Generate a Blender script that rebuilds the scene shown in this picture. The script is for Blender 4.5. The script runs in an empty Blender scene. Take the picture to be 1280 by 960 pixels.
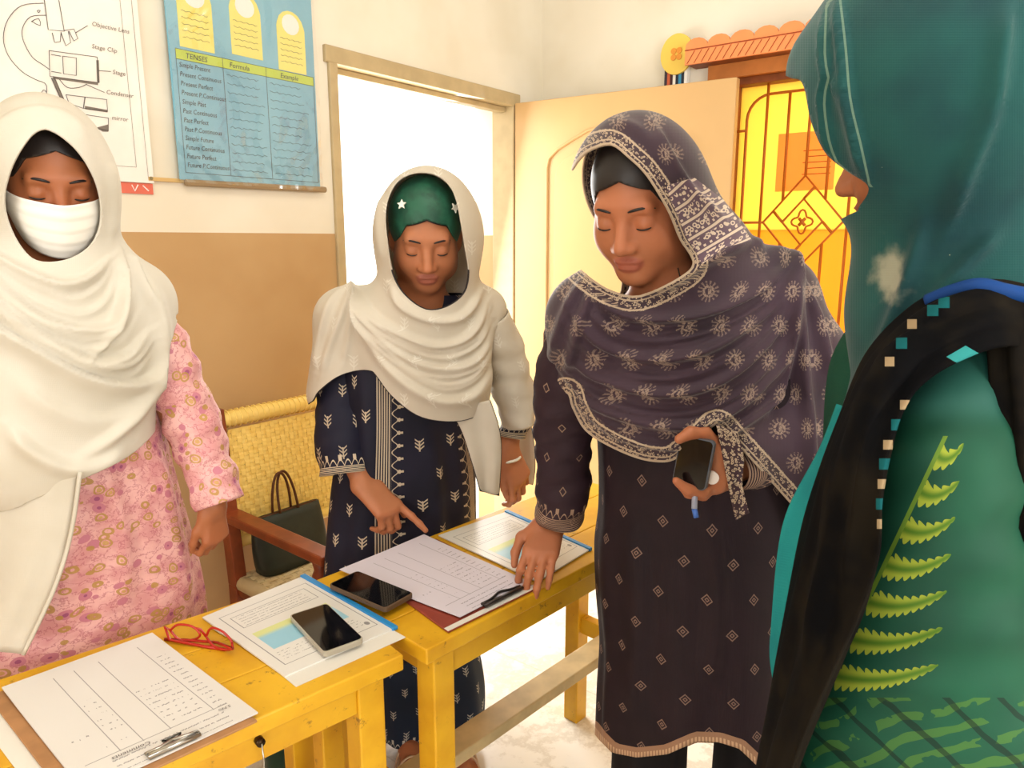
import bpy, bmesh, math, random
import numpy as np
from mathutils import Vector, Matrix

# ------------------------------------------------------------------ camera, world, lights, exposure
SC = bpy.context.scene
COL = SC.collection
random.seed(4)
RNG = np.random.RandomState(7)
PITCH = math.radians(11.3)
CAMH = 1.45
FPX = 900.0
cam_d = bpy.data.cameras.new('camera')
cam = bpy.data.objects.new('camera', cam_d)
COL.objects.link(cam)
cam.location = (0, 0, CAMH)
cam.rotation_euler = (math.pi/2 - PITCH, 0, 0)
cam_d.sensor_fit = 'HORIZONTAL'
cam_d.sensor_width = 36
cam_d.lens = FPX/1280*36
cam_d.clip_start = .03
SC.camera = cam
SC.view_settings.view_transform = 'Standard'
SC.view_settings.look = 'None'
SC.view_settings.gamma = 1
SC.view_settings.use_curve_mapping = False
SC.view_settings.exposure = 1.0

wd = bpy.data.worlds.new('daylight')
SC.world = wd
wd.use_nodes = True
wd.node_tree.nodes['Background'].inputs[0].default_value = (1, .97, .92, 1)
wd.node_tree.nodes['Background'].inputs[1].default_value = 1.6

# room frame: corner of the two walls in view, e runs along wall_left towards the corner, bdir along wall_right
E_ = np.array([.607, .794, 0.]); E_ /= np.linalg.norm(E_)
B_ = np.array([E_[1], -E_[0], 0.])
CORNER = np.array([.14, 3.58, 0.])
def rp(a, b, z):
    p = CORNER - E_*a + B_*b
    return np.array([p[0], p[1], z])

def area(name, loc, target, sx, sy, power, color):
    l = bpy.data.lights.new(name, 'AREA'); l.shape = 'RECTANGLE'; l.size = sx; l.size_y = sy
    l.energy = power; l.color = color
    o = bpy.data.objects.new(name, l); COL.objects.link(o)
    o.location = loc
    d = Vector(target) - Vector(loc)
    o.rotation_euler = d.to_track_quat('-Z', 'Y').to_euler()
    return o
# daylight through the windows behind the photographer and the doorway
area('window_light', rp(5.85, 2.2, 1.75), rp(1.5, 1.6, 1.1), 2.6, 1.3, 17, (1, .975, .935))
area('window_light', rp(2.9, 4.85, 1.75), rp(2.0, .6, 1.0), 2.6, 1.3, 34, (1, .975, .94))
area('door_light', rp(.74, -.3, 1.15), rp(1.5, 2.0, .6), .95, 1.9, 22, (1, .97, .92))
area('added_ceiling_fill', rp(2.4, 2.0, 3.05), rp(2.4, 2.0, 0), 1.2, .5, 8, (1, .96, .9))  # unseen fill light added below the ceiling to brighten the room

# ------------------------------------------------------------------ pixel helpers (photograph pixels -> points of the room)
def ray(px, py):
    x = (px-640)/FPX; u = (480-py)/FPX
    return np.array([x, math.cos(PITCH)+u*math.sin(PITCH), -math.sin(PITCH)+u*math.cos(PITCH)])
def W(px, py, Y):
    r = ray(px, py); return np.array([0, 0, CAMH]) + r*(Y/r[1])
def T(px, py, z):
    r = ray(px, py); return np.array([0, 0, CAMH]) + r*((z-CAMH)/r[2])
def PJ(P):
    P = np.asarray(P, float) - np.array([0, 0, CAMH])
    z = P[..., 1]*math.cos(PITCH) - P[..., 2]*math.sin(PITCH)
    u = P[..., 1]*math.sin(PITCH) + P[..., 2]*math.cos(PITCH)
    return np.stack([640+FPX*P[..., 0]/z, 480-FPX*u/z], -1)

# ------------------------------------------------------------------ material helper: math on node sockets
def C(r, g, b):
    f = lambda c: (c/255/12.92 if c/255 <= .04045 else ((c/255+.055)/1.055)**2.4)
    return (f(r), f(g), f(b), 1)
class X:
    def __init__(s, g, k): s.g = g; s.k = k
    def __add__(a, b): return a.g.m('ADD', a, b)
    def __radd__(a, b): return a.g.m('ADD', b, a)
    def __sub__(a, b): return a.g.m('SUBTRACT', a, b)
    def __rsub__(a, b): return a.g.m('SUBTRACT', b, a)
    def __mul__(a, b): return a.g.m('MULTIPLY', a, b)
    __rmul__ = __mul__
    def __truediv__(a, b): return a.g.m('DIVIDE', a, b)
    def __lt__(a, b): return a.g.m('LESS_THAN', a, b)
    def __gt__(a, b): return a.g.m('GREATER_THAN', a, b)
class G:
    def __init__(s, name, rough=.6, spec=.3, metal=0):
        s.mat = bpy.data.materials.new(name); s.mat.use_nodes = True
        s.t = s.mat.node_tree; s.bsdf = s.t.nodes['Principled BSDF']
        s.out = s.t.nodes['Material Output']
        s.set('Roughness', rough); s.set('Specular IOR Level', spec); s.set('Metallic', metal)
        s.tc = None
    def n(s, ty, **kw):
        nd = s.t.nodes.new(ty)
        for k, v in kw.items(): setattr(nd, k, v)
        return nd
    def put(s, inp, v):
        if isinstance(v, X): s.t.links.new(v.k, inp)
        else: inp.default_value = v
    def set(s, key, v): s.put(s.bsdf.inputs[key], v)
    def m(s, op, *a):
        nd = s.n('ShaderNodeMath', operation=op)
        for i, v in enumerate(a): s.put(nd.inputs[i], v)
        return X(s, nd.outputs[0])
    def f(s, op, *a): return s.m(op, *a)
    def sep(s, sock):
        nd = s.n('ShaderNodeSeparateXYZ'); s.t.links.new(sock, nd.inputs[0])
        return [X(s, nd.outputs[i]) for i in range(3)]
    def coord(s, kind):
        if s.tc is None: s.tc = s.n('ShaderNodeTexCoord')
        return s.tc.outputs[kind]
    def uv(s): return s.sep(s.coord('UV'))[:2]
    def attr(s, name):
        nd = s.n('ShaderNodeAttribute', attribute_name=name); return X(s, nd.outputs['Fac'])
    def vec(s, x, y, z=0.):
        nd = s.n('ShaderNodeCombineXYZ')
        for i, v in enumerate((x, y, z)): s.put(nd.inputs[i], v)
        return nd.outputs[0]
    def noise(s, scale, detail=3., vec=None, rough=.55, color=False):
        nd = s.n('ShaderNodeTexNoise'); nd.inputs['Scale'].default_value = scale
        nd.inputs['Detail'].default_value = detail; nd.inputs['Roughness'].default_value = rough
        s.t.links.new(vec if vec is not None else s.coord('Object'), nd.inputs['Vector'])
        return X(s, nd.outputs['Fac'])
    def voro(s, scale, vec=None, feature='F1'):
        nd = s.n('ShaderNodeTexVoronoi', feature=feature); nd.inputs['Scale'].default_value = scale
        s.t.links.new(vec if vec is not None else s.coord('Object'), nd.inputs['Vector'])
        return X(s, nd.outputs['Distance'])
    def ss(s, v, lo, hi, a=0., b=1.):
        nd = s.n('ShaderNodeMapRange', interpolation_type='SMOOTHSTEP')
        s.put(nd.inputs[0], v)
        for i, q in enumerate((lo, hi, a, b)): s.put(nd.inputs[1+i], q)
        return X(s, nd.outputs[0])
    def mix(s, fac, c1, c2):
        nd = s.n('ShaderNodeMix', data_type='RGBA')
        s.put(nd.inputs[0], fac)
        for i, c in ((6, c1), (7, c2)): s.put(nd.inputs[i], c)
        return X(s, nd.outputs[2])
    def mx(s, *v):
        r = v[0]
        for q in v[1:]: r = s.m('MAXIMUM', r, q)
        return r
    def mn(s, *v):
        r = v[0]
        for q in v[1:]: r = s.m('MINIMUM', r, q)
        return r
    def col(s, v): s.set('Base Color', v); return s
    def bump(s, h, strength=.3, dist=.002):
        nd = s.n('ShaderNodeBump'); nd.inputs['Strength'].default_value = strength; nd.inputs['Distance'].default_value = dist
        s.put(nd.inputs['Height'], h); s.t.links.new(nd.outputs[0], s.bsdf.inputs['Normal'])
    def sheer(s, fac, color):           # thin cloth: part of the light passes through
        tr = s.n('ShaderNodeBsdfTranslucent'); s.put(tr.inputs[0], color)
        mx = s.n('ShaderNodeMixShader'); mx.inputs[0].default_value = fac
        s.t.links.new(s.bsdf.outputs[0], mx.inputs[1]); s.t.links.new(tr.outputs[0], mx.inputs[2])
        s.t.links.new(mx.outputs[0], s.out.inputs[0])
    def weave(s, scale=900., strength=.15):
        u, v = s.uv()
        h = s.m('SINE', u*scale*2.) + s.m('SINE', v*scale*2.)
        s.bump(h, strength, .0006)
def plain(name, c, rough=.6, spec=.3, metal=0, var=.0, scale=8.):
    g = G(name, rough, spec, metal)
    if var:
        n = g.noise(scale)
        c2 = tuple(max(0, x*(1-var)) for x in c[:3]) + (1,)
        g.col(g.mix(g.ss(n, .3, .7), c, c2))
    else: g.col(c)
    return g.mat
def cells(g, cx, cy, stagger=True, uvs=None):
    u, v = uvs or g.uv()
    v = v/cy
    row = g.f('FLOOR', v)
    u = u/cx
    if stagger: u = u + .5*g.f('FLOORED_MODULO', row, 2.)
    x = (g.f('FRACT', u) - .5)*cx; y = (g.f('FRACT', v) - .5)*cy
    return x, y
def band(g, v, c, w):      # 1 where |v-c|<w
    return g.f('LESS_THAN', g.f('ABSOLUTE', v-c), w)

# ------------------------------------------------------------------ objects
def tag(o, label=None, cat=None, group=None, kind=None):
    if label: o['label'] = label
    if cat: o['category'] = cat
    if group: o['group'] = group
    if kind: o['kind'] = kind
    return o
def empty(name, loc=(0, 0, 0)):
    o = bpy.data.objects.new(name, None); COL.objects.link(o); o.location = loc
    o.empty_display_size = .05
    return o
def link(name, me, mat, parent=None, smooth=True):
    o = bpy.data.objects.new(name, me); COL.objects.link(o)
    if mat is not None:
        for q in (mat if isinstance(mat, (list, tuple)) else [mat]): me.materials.append(q)
    if smooth and len(me.polygons): me.polygons.foreach_set('use_smooth', [True]*len(me.polygons))
    if parent is not None:
        o.parent = parent
        o.matrix_parent_inverse = Matrix.Translation(-Vector(parent_world(parent)))
    return o
def parent_world(p):
    return Vector(p.location) if p.parent is None else Vector((0, 0, 0))
def mesh_np(name, V, F, uv=None, attrs=None):
    """V (n,3), F list/array of faces; uv (n,2) per vertex"""
    me = bpy.data.meshes.new(name)
    V = np.asarray(V, np.float32)
    if isinstance(F, np.ndarray):
        k = F.shape[1]; nf = len(F)
        me.vertices.add(len(V)); me.vertices.foreach_set('co', V.ravel())
        me.loops.add(nf*k); me.loops.foreach_set('vertex_index', F.astype(np.int32).ravel())
        me.polygons.add(nf); me.polygons.foreach_set('loop_start', np.arange(0, nf*k, k, dtype=np.int32))
        me.polygons.foreach_set('loop_total', np.full(nf, k, np.int32))
        me.update(calc_edges=True)
    else:
        me.from_pydata([tuple(map(float, v)) for v in V], [], [tuple(map(int, f)) for f in F])
    if uv is not None:
        l = me.uv_layers.new(name='UVMap')
        idx = np.empty(len(me.loops), np.int32); me.loops.foreach_get('vertex_index', idx)
        l.data.foreach_set('uv', np.asarray(uv, np.float32)[idx].ravel())
    for k, a in (attrs or {}).items():
        at = me.attributes.new(k, 'FLOAT', 'POINT'); at.data.foreach_set('value', np.asarray(a, np.float32))
    me.validate()
    return me
class MB:
    """collects simple solids, builds one mesh"""
    def __init__(s): s.V = []; s.F = []; s.UV = []
    def add(s, V, F, UV=None):
        o = len(s.V); s.V += [tuple(map(float, v)) for v in V]; s.F += [tuple(o+i for i in f) for f in F]
        s.UV += list(UV) if UV is not None else [(0., 0.)]*len(V)
    def hexa(s, P):      # 8 corners: bottom 0-3 ccw, top 4-7
        s.add(P, [(3, 2, 1, 0), (4, 5, 6, 7), (0, 1, 5, 4), (1, 2, 6, 5), (2, 3, 7, 6), (3, 0, 4, 7)])
    def box(s, o, ax, ay, az, lx, ly, lz):   # o corner, axes unit, lengths
        o = np.asarray(o, float); ax = np.asarray(ax, float)*lx; ay = np.asarray(ay, float)*ly; az = np.asarray(az, float)*lz
        s.hexa([o, o+ax, o+ax+ay, o+ay, o+az, o+ax+az, o+ax+ay+az, o+ay+az])
    def rbox(s, a0, a1, b0, b1, z0, z1):
        s.hexa([rp(a0, b0, z0), rp(a0, b1, z0), rp(a1, b1, z0), rp(a1, b0, z0), rp(a0, b0, z1), rp(a0, b1, z1), rp(a1, b1, z1), rp(a1, b0, z1)])
    def tube(s, pts, r, n=8, closed=False, flat=1.):
        pts = [np.asarray(p, float) for p in pts]; m = len(pts)
        rs = r if isinstance(r, (list, tuple, np.ndarray)) else [r]*m
        V = []; up = np.array([0, 0, 1.])
        prev = None
        for i in range(m):
            if closed: t = pts[(i+1) % m]-pts[i-1]
            else: t = pts[min(i+1, m-1)]-pts[max(i-1, 0)]
            t = t/(np.linalg.norm(t)+1e-9)
            if prev is None:
                ref = up if abs(t[2]) < .9 else np.array([1., 0, 0])
                a = np.cross(t, ref)
            else: a = prev - t*(prev@t)
            a = a/(np.linalg.norm(a)+1e-9); prev = a
            b = np.cross(t, a)
            for j in range(n):
                th = 2*math.pi*j/n
                V.append(pts[i]+rs[i]*(a*math.cos(th)+b*math.sin(th)*flat))
        F = []
        for i in range(m if closed else m-1):
            for j in range(n):
                i2 = (i+1) % m
                F.append((i*n+j, i*n+(j+1) % n, i2*n+(j+1) % n, i2*n+j))
        if not closed:
            F.append(tuple(range(n))[::-1]); F.append(tuple((m-1)*n+j for j in range(n)))
        s.add(V, F)
    def prism(s, poly, z0, z1):       # poly: list of xy, vertical extrusion
        n = len(poly)
        V = [(p[0], p[1], z0) for p in poly]+[(p[0], p[1], z1) for p in poly]
        F = [tuple(range(n))[::-1], tuple(range(n, 2*n))]+[(i, (i+1) % n, n+(i+1) % n, n+i) for i in range(n)]
        s.add(V, F)
    def plate(s, poly, O, u, v, w, t):    # polygon in plane (O,u,v), thickness t along w
        O, u, v, w = [np.asarray(q, float) for q in (O, u, v, w)]
        n = len(poly)
        V = [O+u*p[0]+v*p[1] for p in poly]+[O+u*p[0]+v*p[1]+w*t for p in poly]
        F = [tuple(range(n))[::-1], tuple(range(n, 2*n))]+[(i, (i+1) % n, n+(i+1) % n, n+i) for i in range(n)]
        s.add(V, F, [tuple(p) for p in poly]*2)
    def build(s, name, mat, parent=None, smooth=False, bevel=0, uv=False):
        me = bpy.data.meshes.new(name); me.from_pydata(s.V, [], s.F)
        if uv:
            l = me.uv_layers.new(name='UVMap')
            for lp in me.loops: l.data[lp.index].uv = s.UV[lp.vertex_index]
        bm = bmesh.new(); bm.from_mesh(me); bmesh.ops.recalc_face_normals(bm, faces=bm.faces)
        if bevel:
            bmesh.ops.bevel(bm, geom=[e for e in bm.edges], offset=bevel, segments=2, profile=.5, affect='EDGES', clamp_overlap=True)
        bm.to_mesh(me); bm.free()
        return link(name, me, mat, parent, smooth)
def sm_arc(cx, cy, r, a0, a1, n=8):
    return [(cx+r*math.cos(math.radians(a0+(a1-a0)*i/n)), cy+r*math.sin(math.radians(a0+(a1-a0)*i/n))) for i in range(n+1)]
def rrect(x0, y0, x1, y1, r, n=5):
    return sm_arc(x1-r, y0+r, r, -90, 0, n)+sm_arc(x1-r, y1-r, r, 0, 90, n)+sm_arc(x0+r, y1-r, r, 90, 180, n)+sm_arc(x0+r, y0+r, r, 180, 270, n)
def catmull(P, k):
    P = np.asarray(P, float); n = len(P); out = []
    for i in range(n-1):
        p0 = P[max(i-1, 0)]; p1 = P[i]; p2 = P[i+1]; p3 = P[min(i+2, n-1)]
        for j in range(k):
            t = j/k
            out.append(.5*((2*p1)+(-p0+p2)*t+(2*p0-5*p1+4*p2-p3)*t*t+(-p0+3*p1-3*p2+p3)*t**3))
    out.append(P[-1]); return np.array(out)
def text_mesh(txt, size, O, u, v, w, mat, parent, name='lettering', shear=0., off=.0012, align='LEFT'):
    cu = bpy.data.curves.new('t', 'FONT'); cu.body = txt; cu.size = size; cu.shear = shear; cu.align_x = align; cu.resolution_u = 2
    o = bpy.data.objects.new('t', cu); COL.objects.link(o)
    me = bpy.data.meshes.new_from_object(o.evaluated_get(bpy.context.evaluated_depsgraph_get()))
    bpy.data.objects.remove(o); bpy.data.curves.remove(cu)
    O, u, v, w = [np.asarray(q, float) for q in (O, u, v, w)]
    for q in me.vertices:
        p = O+u*q.co.x+v*q.co.y+w*off
        q.co = p
    me.name = name
    me.materials.clear()
    return link(name, me, mat, parent, smooth=False)
ZU = np.array([0, 0, 1.])

# ------------------------------------------------------------------ the room
g = G('wall_paint', .55, .25)
px_, py_, pz_ = g.sep(g.coord('Object'))
low = g.f('LESS_THAN', pz_, 1.472)
n1 = g.noise(2.5); n2 = g.noise(60)
cream = g.mix(g.ss(n1, .35, .7), C(233, 227, 211), C(224, 216, 196))
tan = g.mix(g.ss(n1, .35, .7), C(196, 162, 116), C(186, 150, 104))
g.col(g.mix(low, cream, tan)); g.set('Roughness', .62-low*.28); g.bump(n2, .05, .003)
M_WALL = g.mat
M_CEIL = plain('ceiling_paint', C(240, 236, 226), .8, var=.05)
g = G('marble_floor', .22, .5)
n1 = g.noise(3.2, 8, rough=.7); n2 = g.noise(1.1, 2)
vein = g.ss(g.f('ABSOLUTE', n1-.5), .0, .06, 1., 0.)
fx, fy, fz = g.sep(g.coord('Object'))
ru = (fx*float(E_[0])+fy*float(E_[1]))/.61; rv = (fx*float(B_[0])+fy*float(B_[1]))/.61
joint = g.mx(g.f('LESS_THAN', g.f('FRACT', ru), .008), g.f('LESS_THAN', g.f('FRACT', rv), .008))
c0 = g.mix(vein*.45, g.mix(g.ss(n2, .3, .7), C(244, 241, 232), C(228, 224, 212)), C(186, 176, 156))
g.col(g.mix(joint*.35, c0, C(170, 160, 140)))
M_FLOOR = g.mat

m = MB(); m.rbox(-.23, 6.2, -.23, 5.2, -.1, 0)
tag(m.build('floor', M_FLOOR), kind='structure')
m = MB(); m.rbox(-.23, 6.2, -.23, 5.2, 3.2, 3.3)
tag(m.build('ceiling', M_CEIL), kind='structure')
OP0, OP1, OPZ = .215, 1.25, 2.085
m = MB(); m.rbox(-.23, OP0, -.23, 0, 0, 3.2); m.rbox(OP1, 6.2, -.23, 0, 0, 3.2); m.rbox(OP0, OP1, -.23, 0, OPZ, 3.2)
tag(m.build('wall_left', M_WALL), kind='structure')
WB0, WB1, WZ0, WZ1 = .90, 1.52, .95, 2.085
m = MB(); m.rbox(-.23, 0, 0, WB0, 0, 3.2); m.rbox(-.23, 0, WB1, 5.2, 0, 3.2); m.rbox(-.23, 0, WB0, WB1, 0, WZ0); m.rbox(-.23, 0, WB0, WB1, WZ1, 3.2)
tag(m.build('wall_right', M_WALL), kind='structure')
m = MB(); m.rbox(6.0, 6.2, 0, .8, 0, 3.2); m.rbox(6.0, 6.2, 3.6, 5.0, 0, 3.2); m.rbox(6.0, 6.2, .8, 3.6, 0, 1.0); m.rbox(6.0, 6.2, .8, 3.6, 2.5, 3.2)
tag(m.build('wall_back', M_WALL), kind='structure')
m = MB(); m.rbox(0, 1.5, 5.0, 5.2, 0, 3.2); m.rbox(4.3, 6.0, 5.0, 5.2, 0, 3.2); m.rbox(1.5, 4.3, 5.0, 5.2, 0, 1.0); m.rbox(1.5, 4.3, 5.0, 5.2, 2.5, 3.2)
tag(m.build('wall_side', M_WALL), kind='structure')
# courtyard outside the door
m = MB(); m.rbox(-3, 8, -9, -.23, -.25, -.05)
tag(m.build('courtyard_ground', plain('courtyard_concrete', C(226, 222, 212), .8, var=.1)), kind='structure')

# door frame and open leaf
M_FRAME = plain('frame_paint', C(190, 170, 130), .45, var=.12, scale=14)
M_LEAF = plain('door_paint', C(200, 162, 110), .38, .4, var=.06, scale=3)
dr = tag(empty('door_1', rp(.7, 0, 0)), kind='structure')
for nm, bx in (('door_jamb', (OP1-.032, OP1+.005, -.11, .012, 0, OPZ-.001)), ('door_jamb', (OP0-.005, OP0+.022, -.11, .012, 0, OPZ-.001)),
               ('door_head', (OP0-.03, OP1+.02, -.11, .014, OPZ-.05, OPZ+.005)), ('door_stop', (OP0+.022, OP1-.032, -.075, -.03, OPZ-.072, OPZ-.05))):
    m = MB(); m.rbox(*bx); m.build(nm, M_FRAME, dr, bevel=.004)
H0 = rp(.232, .018, 0); H1 = rp(.15, .995, 0)
LU = (H1-H0)/np.linalg.norm(H1-H0); LN = np.array([-LU[1], LU[0], 0]); LN = LN if LN@np.array([0, -1, 0]) > 0 else -LN
LW = np.linalg.norm(H1-H0)
m = MB(); m.box(H0+ZU*.012, LU, -LN, ZU, LW, .04, 2.035)
leaf = m.build('door_leaf', M_LEAF, dr, bevel=.003)
def leafpt(u, z, d=0.): return H0+LU*u+ZU*z+LN*d
def panel_outline(u0, u1, z0, z1, arch):
    pts = [(u0, z0)]
    if arch:
        pts += [(u0, z1-.16), (u0+.01, z1-.12), (u0+.05, z1-.085), (u0+.12, z1-.05), (u0+.2, z1-.015), ((u0+u1)/2, z1), (u1-.2, z1-.015), (u1-.12, z1-.05), (u1-.05, z1-.085), (u1-.01, z1-.12), (u1, z1-.16)]
    else: pts += [(u0, z1), (u1, z1)]
    pts += [(u1, z0)]
    return pts
for (u0, u1, z0, z1, ar) in ((.17, .83, 1.0, 1.92, True), (.17, .83, .2, .85, False)):
    po = panel_outline(u0, u1, z0, z1, ar)
    m = MB(); m.tube([leafpt(u, z, .001) for u, z in po], .011, 8, closed=True, flat=.6)
    pn = m.build('panel_moulding', M_LEAF, leaf, smooth=True)
m = MB(); m.plate(panel_outline(.21, .79, 1.04, 1.88, True), H0, LU, ZU, LN, .006); m.build('raised_panel', M_LEAF, leaf, bevel=.002)
M_STEEL = plain('steel', C(180, 178, 172), .3, .5, 1)
m = MB(); m.box(leafpt(LW-.09, .98, .0), LU, LN, ZU, .04, .012, .16); hp = m.build('handle_plate', M_STEEL, leaf, bevel=.002)
m = MB(); m.tube([leafpt(LW-.07, 1.06, .01), leafpt(LW-.07, 1.06, .05), leafpt(LW-.12, 1.06, .055), leafpt(LW-.18, 1.06, .05)], .009, 8); m.build('handle', M_STEEL, leaf, smooth=True)

# window with yellow pane and wrought grille
M_BROWN = plain('window_wood', C(140, 74, 34), .5, var=.25, scale=20)
M_GRILLE = plain('grille_paint', C(176, 92, 16), .5)
wn = tag(empty('window_1', rp(0, (WB0+WB1)/2, WZ0)), kind='structure')
for bx in ((-.12, -.02, WB0, WB0+.03, WZ0, WZ1), (-.12, -.02, WB1-.03, WB1, WZ0, WZ1), (-.12, -.02, WB0+.03, WB1-.03, WZ1-.035, WZ1), (-.12, -.02, WB0+.03, WB1-.03, WZ0, WZ0+.03)):
    m = MB(); m.rbox(*bx); m.build('window_frame', M_BROWN, wn, bevel=.003)
def pane_mat(name, c):
    g = G(name, .3, .5)
    tr = g.n('ShaderNodeBsdfTranslucent'); tr.inputs[0].default_value = c
    g.col(c); mx = g.n('ShaderNodeMixShader'); mx.inputs[0].default_value = .75
    g.t.links.new(g.bsdf.outputs[0], mx.inputs[1]); g.t.links.new(tr.outputs[0], mx.inputs[2]); g.t.links.new(mx.outputs[0], g.out.inputs[0])
    return g.mat
m = MB(); m.rbox(-.085, -.08, WB0+.03, WB1-.03, 1.49, WZ1-.03); m.build('pane', pane_mat('yellow_pane', C(255, 226, 128)), wn)
m = MB(); m.rbox(-.085, -.08, WB0+.03, WB1-.03, WZ0+.03, 1.49); m.build('pane', pane_mat('amber_pane', C(250, 190, 84)), wn)
gc, gz = 1.212, 1.52
def gb(pts, r=.0055, closed=False, parent=wn, name='grille_bar'):
    m = MB(); m.tube([rp(-.05, b, z) for b, z in pts], r, 6, closed=closed); return m.build(name, M_GRILLE, parent, smooth=True)
hw, hh = .243, .49
gb(rrect(gc-hw, gz-hh, gc+hw, gz+hh, .09, 6), closed=True, name='grille_frame')
dd, dv = .152, .175
gb([(gc, gz+dv), (gc+dd, gz), (gc, gz-dv), (gc-dd, gz)], closed=True, name='grille_diamond')
d2 = .5
gb([(gc, gz+dv*d2), (gc+dd*d2, gz), (gc, gz-dv*d2), (gc-dd*d2, gz)], closed=True, name='grille_diamond')
for sx, sz in ((1, 1), (-1, -1)):
    gb([(gc+sx*dd*.5, gz), (gc+sx*dd*.75, gz+sz*-dv*.25)]); gb([(gc, gz+sz*dv*.5), (gc+sx*dd*.25, gz+sz*dv*.75)])
gb([(gc+.032*math.cos(t)*(1+.28*math.cos(4*t)), gz+.036*math.sin(t)*(1+.28*math.cos(4*t))) for t in np.linspace(0, 2*math.pi, 33)[:-1]], r=.004, closed=True, name='grille_rosette')
gb([(gc-.012, gz-.014), (gc+.012, gz+.014)], r=.006, name='grille_rosette'); gb([(gc-.012, gz+.014), (gc+.012, gz-.014)], r=.006, name='grille_rosette')
gb([(gc, gz+dv), (gc, gz+hh)]); gb([(gc, gz-dv), (gc, gz-hh)])
for s in (-1, 1):
    for k, o in ((.08, dv*(1-.08/dd)), (.165, 0)):
        gb([(gc+s*k, gz+o+.0), (gc+s*k, gz+hh+(.045 if k > .1 else 0))]); gb([(gc+s*k, gz-o), (gc+s*k, gz-hh-(.03 if k > .1 else 0))])
    gb([(gc+s*dd, gz), (gc+s*(hw+.05), gz)])
    gb([(gc+s*hw, gz+.36), (gc+s*(hw+.05), gz+.36)]); gb([(gc+s*hw, gz-.36), (gc+s*(hw+.05), gz-.36)])
# sheet on the pane
pp = tag(empty('notice_paper', rp(-.075, 1.2, 1.64)), 'orange sheet of paper stuck on the yellow window pane behind the grille', 'paper')
m = MB(); m.rbox(-.0795, -.077, 1.09, 1.31, 1.64, 1.86); m.build('sheet', pane_mat('orange_sheet', C(252, 206, 136)), pp)
m = MB()
for i in range(5): m.rbox(-.0765, -.076, 1.19+.01*(i % 2), 1.295, 1.70+.022*i, 1.703+.022*i)
m.build('printed_line', plain('orange_ink', C(150, 70, 10)), pp)
# scalloped pelmet above the window
M_PEL = plain('orange_board', C(236, 144, 88), .55, var=.1, scale=9)
M_PELL = plain('pelmet_line', C(150, 66, 30), .6)
pv = tag(empty('window_pelmet', rp(0, 1.24, 2.12)), 'orange scalloped pelmet board above the yellow grille window', 'pelmet')
b0, b1, zb = .765, 1.665, 2.125
n_sc = 10; sw = (b1-b0)/n_sc
poly = [(b0, zb), (b1, zb)]
for i in range(n_sc)[::-1]:
    poly += [(b0+sw*i+sw/2+sw*.5*math.cos(t), 2.19+.03*math.sin(t)) for t in np.linspace(0, math.pi, 8)[:-1]]
poly += [(b0, 2.19)]
m = MB(); m.plate(poly, rp(.10, 0, 0), B_, ZU, -E_, .012); m.build('scalloped_front', M_PEL, pv)
m = MB(); m.tube([rp(.1135, b0, 2.178), rp(.1135, b1, 2.178)], .0022, 5); m.build('groove_line', M_PELL, pv)
for i in range(30):
    x = b0+.01+i*(b1-b0-.06)/29
    m = MB(); m.tube([rp(.1135, x, zb+.003), rp(.1135, x+.03, 2.174)], .0012, 4); m.build('slat_line', M_PELL, pv)
m = MB(); m.rbox(.0, .10, b0, b1, zb+.004, zb+.02); m.build('soffit_board', M_BROWN, pv)
m = MB(); m.rbox(.0, .022, b0+.06, b1-.06, WZ1-.01, zb+.004); m.build('back_rail', plain('rail_wood', C(196, 120, 56), .5, var=.2, scale=12), pv)
# paper disc with striped stem
pd = tag(empty('paper_flower', rp(.0, .68, 2.0)), 'yellow paper disc with striped paper stem pinned beside the orange pelmet', 'decoration')
m = MB(); m.plate([(.695+.07*math.cos(t), 2.19+.078*math.sin(t)) for t in np.linspace(0, 2*math.pi, 33)[:-1]], rp(.03, 0, 0), B_, ZU, -E_, .012)
m.build('disc', plain('yellow_paper', C(232, 200, 92), .7), pd)
for i, (dx, dz) in enumerate(((-.012, .012), (.012, .012), (-.012, -.012), (.012, -.012))):
    m = MB(); m.plate([(.695+dx+.012*math.cos(t), 2.19+dz+.012*math.sin(t)) for t in np.linspace(0, 2*math.pi, 13)[:-1]], rp(.042, 0, 0), B_, ZU, -E_, .003)
    m.build('petal', plain('petal_orange', C(226, 150, 60), .7), pd)
for i, c in enumerate(((60, 50, 60), (196, 96, 60), (70, 40, 40), (240, 236, 226), (40, 44, 56), (70, 150, 190), (40, 44, 56), (240, 240, 236))):
    m = MB(); m.rbox(.004, .03, .64+i*.0125, .64+i*.0125+.0123, 1.75, 2.17); m.build('stem_stripe', plain('stripe_paper', C(*c), .7), pd)

# ------------------------------------------------------------------ charts on wall_left (a from the corner, z)
INK = plain('black_ink', C(84, 78, 78), .7); INKG = plain('pencil_ink', C(120, 112, 104), .7); INKB = plain('chart_ink', C(26, 42, 58), .6)
def wl(a, z, off=.0): return rp(a, off, z)
def wline(pts, r, mat, parent, name='drawn_line', off=.0):
    m = MB(); m.tube([wl(a, z, off) for a, z in pts], r, 4, flat=.5); return m.build(name, mat, parent)
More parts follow.
